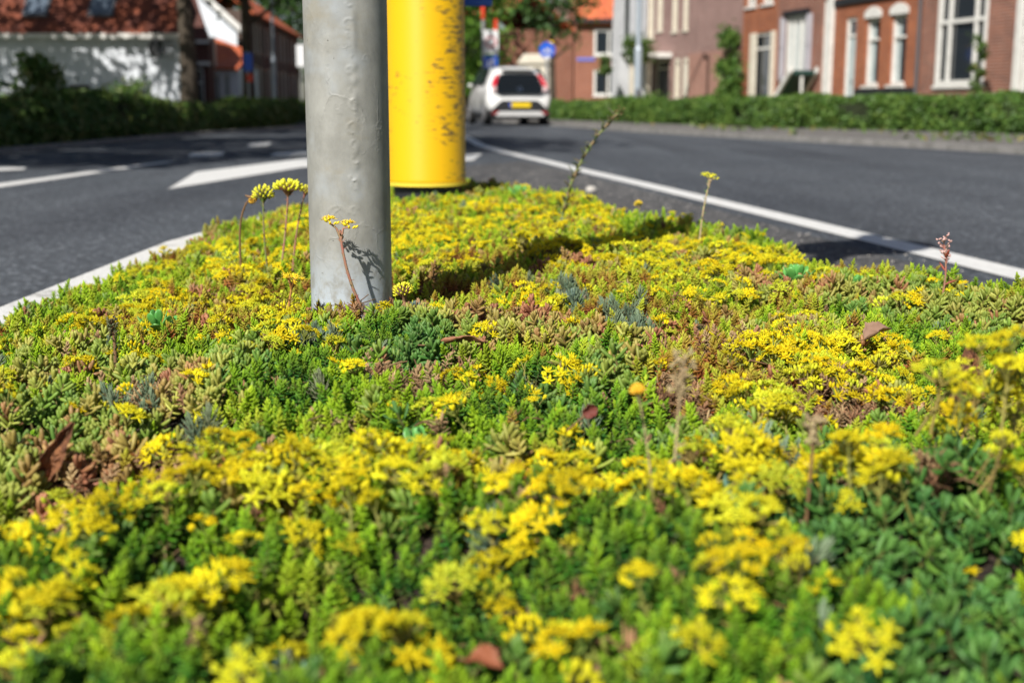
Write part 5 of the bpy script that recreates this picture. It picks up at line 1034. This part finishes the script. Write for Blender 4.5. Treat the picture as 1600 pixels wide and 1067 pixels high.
rosette('big grey-green needle tuft right of the pole, in the sunlit cushions',(.082,1.66,.235),.026,l_grey,6,n=40,wd=.13,el0=15,cat='needle plant')
rosette('blue-green tuft of long leaves at the front left',(-.118,.60,.235),.022,mat('leaf_blue_green',(.08,.20,.20),.5),7,n=16,wd=.2,el0=25,cat='needle plant')
rosette('broad blue-green upright leaves in the right foreground',(.150,.78,.245),.026,mat('leaf_teal',(.13,.26,.20),.5),8,n=9,wd=.34,el0=40,cat='leafy plant')
rosette('notched green leaves in front of the dark cushions below the pole',(-.070,.90,.228),.026,l_bright,9,n=7,wd=.34,el0=35,cat='leafy plant')
def dead_leaf(label,loc,rot,L,W,curl,seed,m=None):
    r=random.Random(seed); nx,ny=18,9; vs=[]
    for i in range(nx+1):
        u=i/nx; w_=W*.5*(math.sin(math.pi*min(1,u*1.02)**.8)**.7)*(1+.12*math.sin(u*13+seed)+.10*math.sin(u*31+seed)+r.uniform(-.10,.08))+.0015
        for j in range(ny+1):
            v=j/ny*2-1; y=v*w_; z=curl*(v*v)*w_*1.3+.10*L*math.sin(u*3.1*(1+curl*.3))+L*(.03*math.sin(u*11+v*3+seed)+.02*math.sin(v*5+u*6))
            vs.append((u*L,y*(1-.35*abs(curl)*v*v),z))
    fs=[(i*(ny+1)+j,i*(ny+1)+j+1,(i+1)*(ny+1)+j+1,(i+1)*(ny+1)+j) for i in range(nx) for j in range(ny)]
    t=thing('dead_leaf',label,'dead leaf',(loc[0],loc[1],float(bed_z(loc[0],loc[1]))+loc[2]-.203)); t.rotation_euler=[R(a) for a in rot]
    o=MB().add(vs,fs).build('leaf_blade',m or m_deadleaf,t,smooth=True,fixn=False); s=o.modifiers.new('t','SOLIDIFY'); s.thickness=.0006
    p=PM(); p.stem([(-.018,0,.003),(0,0,.001),(L*.5,0,.10*L*math.sin(1.55*(1+curl*.3))-.0006),(L*.95,0,.0)],[.0008,.0008,.0006,.0003],5); pmobj(p,'midrib',s_brown,t); return t
dead_leaf('large curled brown leaf standing upright on the right',(.372,1.055,.215),(62,-58,35),.072,.032,1.6,1)
dead_leaf('narrow brown leaf leaning upright at the left edge',(-.352,.90,.205),(80,-62,15),.052,.016,.6,2)
dead_leaf('flat tan leaf lying in the centre of the bed',(-.075,1.215,.224),(-12,-4,8),.048,.024,.2,3,mat('tan_leaf',(.46,.22,.12),.7,(.36,.16,.08),scale=50))
dead_leaf('small grey-brown leaf between the yellow flowers on the right',(.362,1.26,.232),(10,-20,15),.032,.022,.5,4,mat('greybrown_leaf',(.25,.15,.10),.8))
dead_leaf('blurred rust leaf fragment at the bottom centre',(-.022,.575,.225),(10,-4,-30),.020,.014,.5,5,mat('rust_leaf',(.24,.075,.03),.7))
dead_leaf('blurred tan leaf at the very bottom edge',(-.050,.478,.232),(5,0,10),.040,.014,.3,6,mat('straw_leaf',(.55,.34,.18),.7))
dead_leaf('small dark red leaf in the front centre drift',(.053,.90,.238),(60,-30,30),.013,.010,.5,7,mat('wine_leaf',(.14,.03,.02),.7))
dead_leaf('dark red-brown leaf in the right foreground gap',(.120,.84,.232),(50,-25,-20),.017,.012,.8,8,mat('plum_leaf',(.12,.035,.03),.7))
# litter on the asphalt and verge
def pebble(label,loc,r_,m,seed,group=None):
    rr=random.Random(seed); b=bmesh.new(); bmesh.ops.create_icosphere(b,subdivisions=2,radius=r_)
    for v in b.verts: v.co*=rr.uniform(.82,1.12); v.co.z*=.65
    me=bpy.data.meshes.new('pebble'); b.to_mesh(me); b.free(); me.materials.append(m); me.polygons.foreach_set('use_smooth',[True]*len(me.polygons))
    o=bpy.data.objects.new('pebble',me); C.objects.link(o); o.location=(loc[0],loc[1],loc[2]+r_*.5); return tag(o,label,'pebble',group)
m_stone=mat('pale_stone',(.55,.52,.48),.8,(.40,.37,.34),scale=90)
pebble('pale pebble lying on the worn asphalt just beyond the bed',(.44,7.0,.002),.034,m_stone,1)
g=np.random.default_rng(8); vs=MB()
for i in range(900):
    y=g.uniform(2.2,9.5); l=np.interp(y,[2.2,4.2,5.5,7.8,9.6],[.62,.35,-.1,-.3,-.4]); r_=np.interp(y,[2.2,3.56,5.6,7.8,9.6],[1.6,1.46,1.2,.9,.6]); x=l+(r_-l)*g.beta(1.2,1.2)+g.normal(0,.12); s=float(g.uniform(.0015,.005)); a=g.uniform(0,6.28)
    c,d=math.cos(a)*s,math.sin(a)*s; z=.006
    vs.add([(x+c,y+d,z),(x-d,y+c,z),(x-c,y-d,z),(x+d,y-c,z),(x,y,z+s*.9)],[(0,1,4),(1,2,4),(2,3,4),(3,0,4)])
tag(vs.build('road_grit',m_stone),'pale grit scattered over the worn asphalt beside the bed','grit',kind='stuff')
g=np.random.default_rng(9); n=900; s=g.uniform(0,1,n); P=np.array([[5.2,13.3],[3.9,17.6],[2.6,22.4],[1.8,27]]); X=np.interp(s,[0,.33,.66,1],P[:,0])+g.uniform(.0,2.6,n)**1.0*.9; Y=np.interp(s,[0,.33,.66,1],P[:,1])+g.uniform(-.3,.6,n)
k=fbm(X,Y,1.1,90)>.57; pts=np.stack([X[k],Y[k],np.full(k.sum(),.10)],1)
o=bpy.data.objects.new('verge_weeds',leafmesh('verge_weeds',pts,.05,g,fol('weed_leaves',(.06,.14,.02),(.13,.2,.04),(.32,.17,.06)),np.tile([0,0,1.5],(len(pts),1)))); C.objects.link(o); tag(o,'weeds and fallen leaves scattered on the right pavement','weeds',kind='stuff')
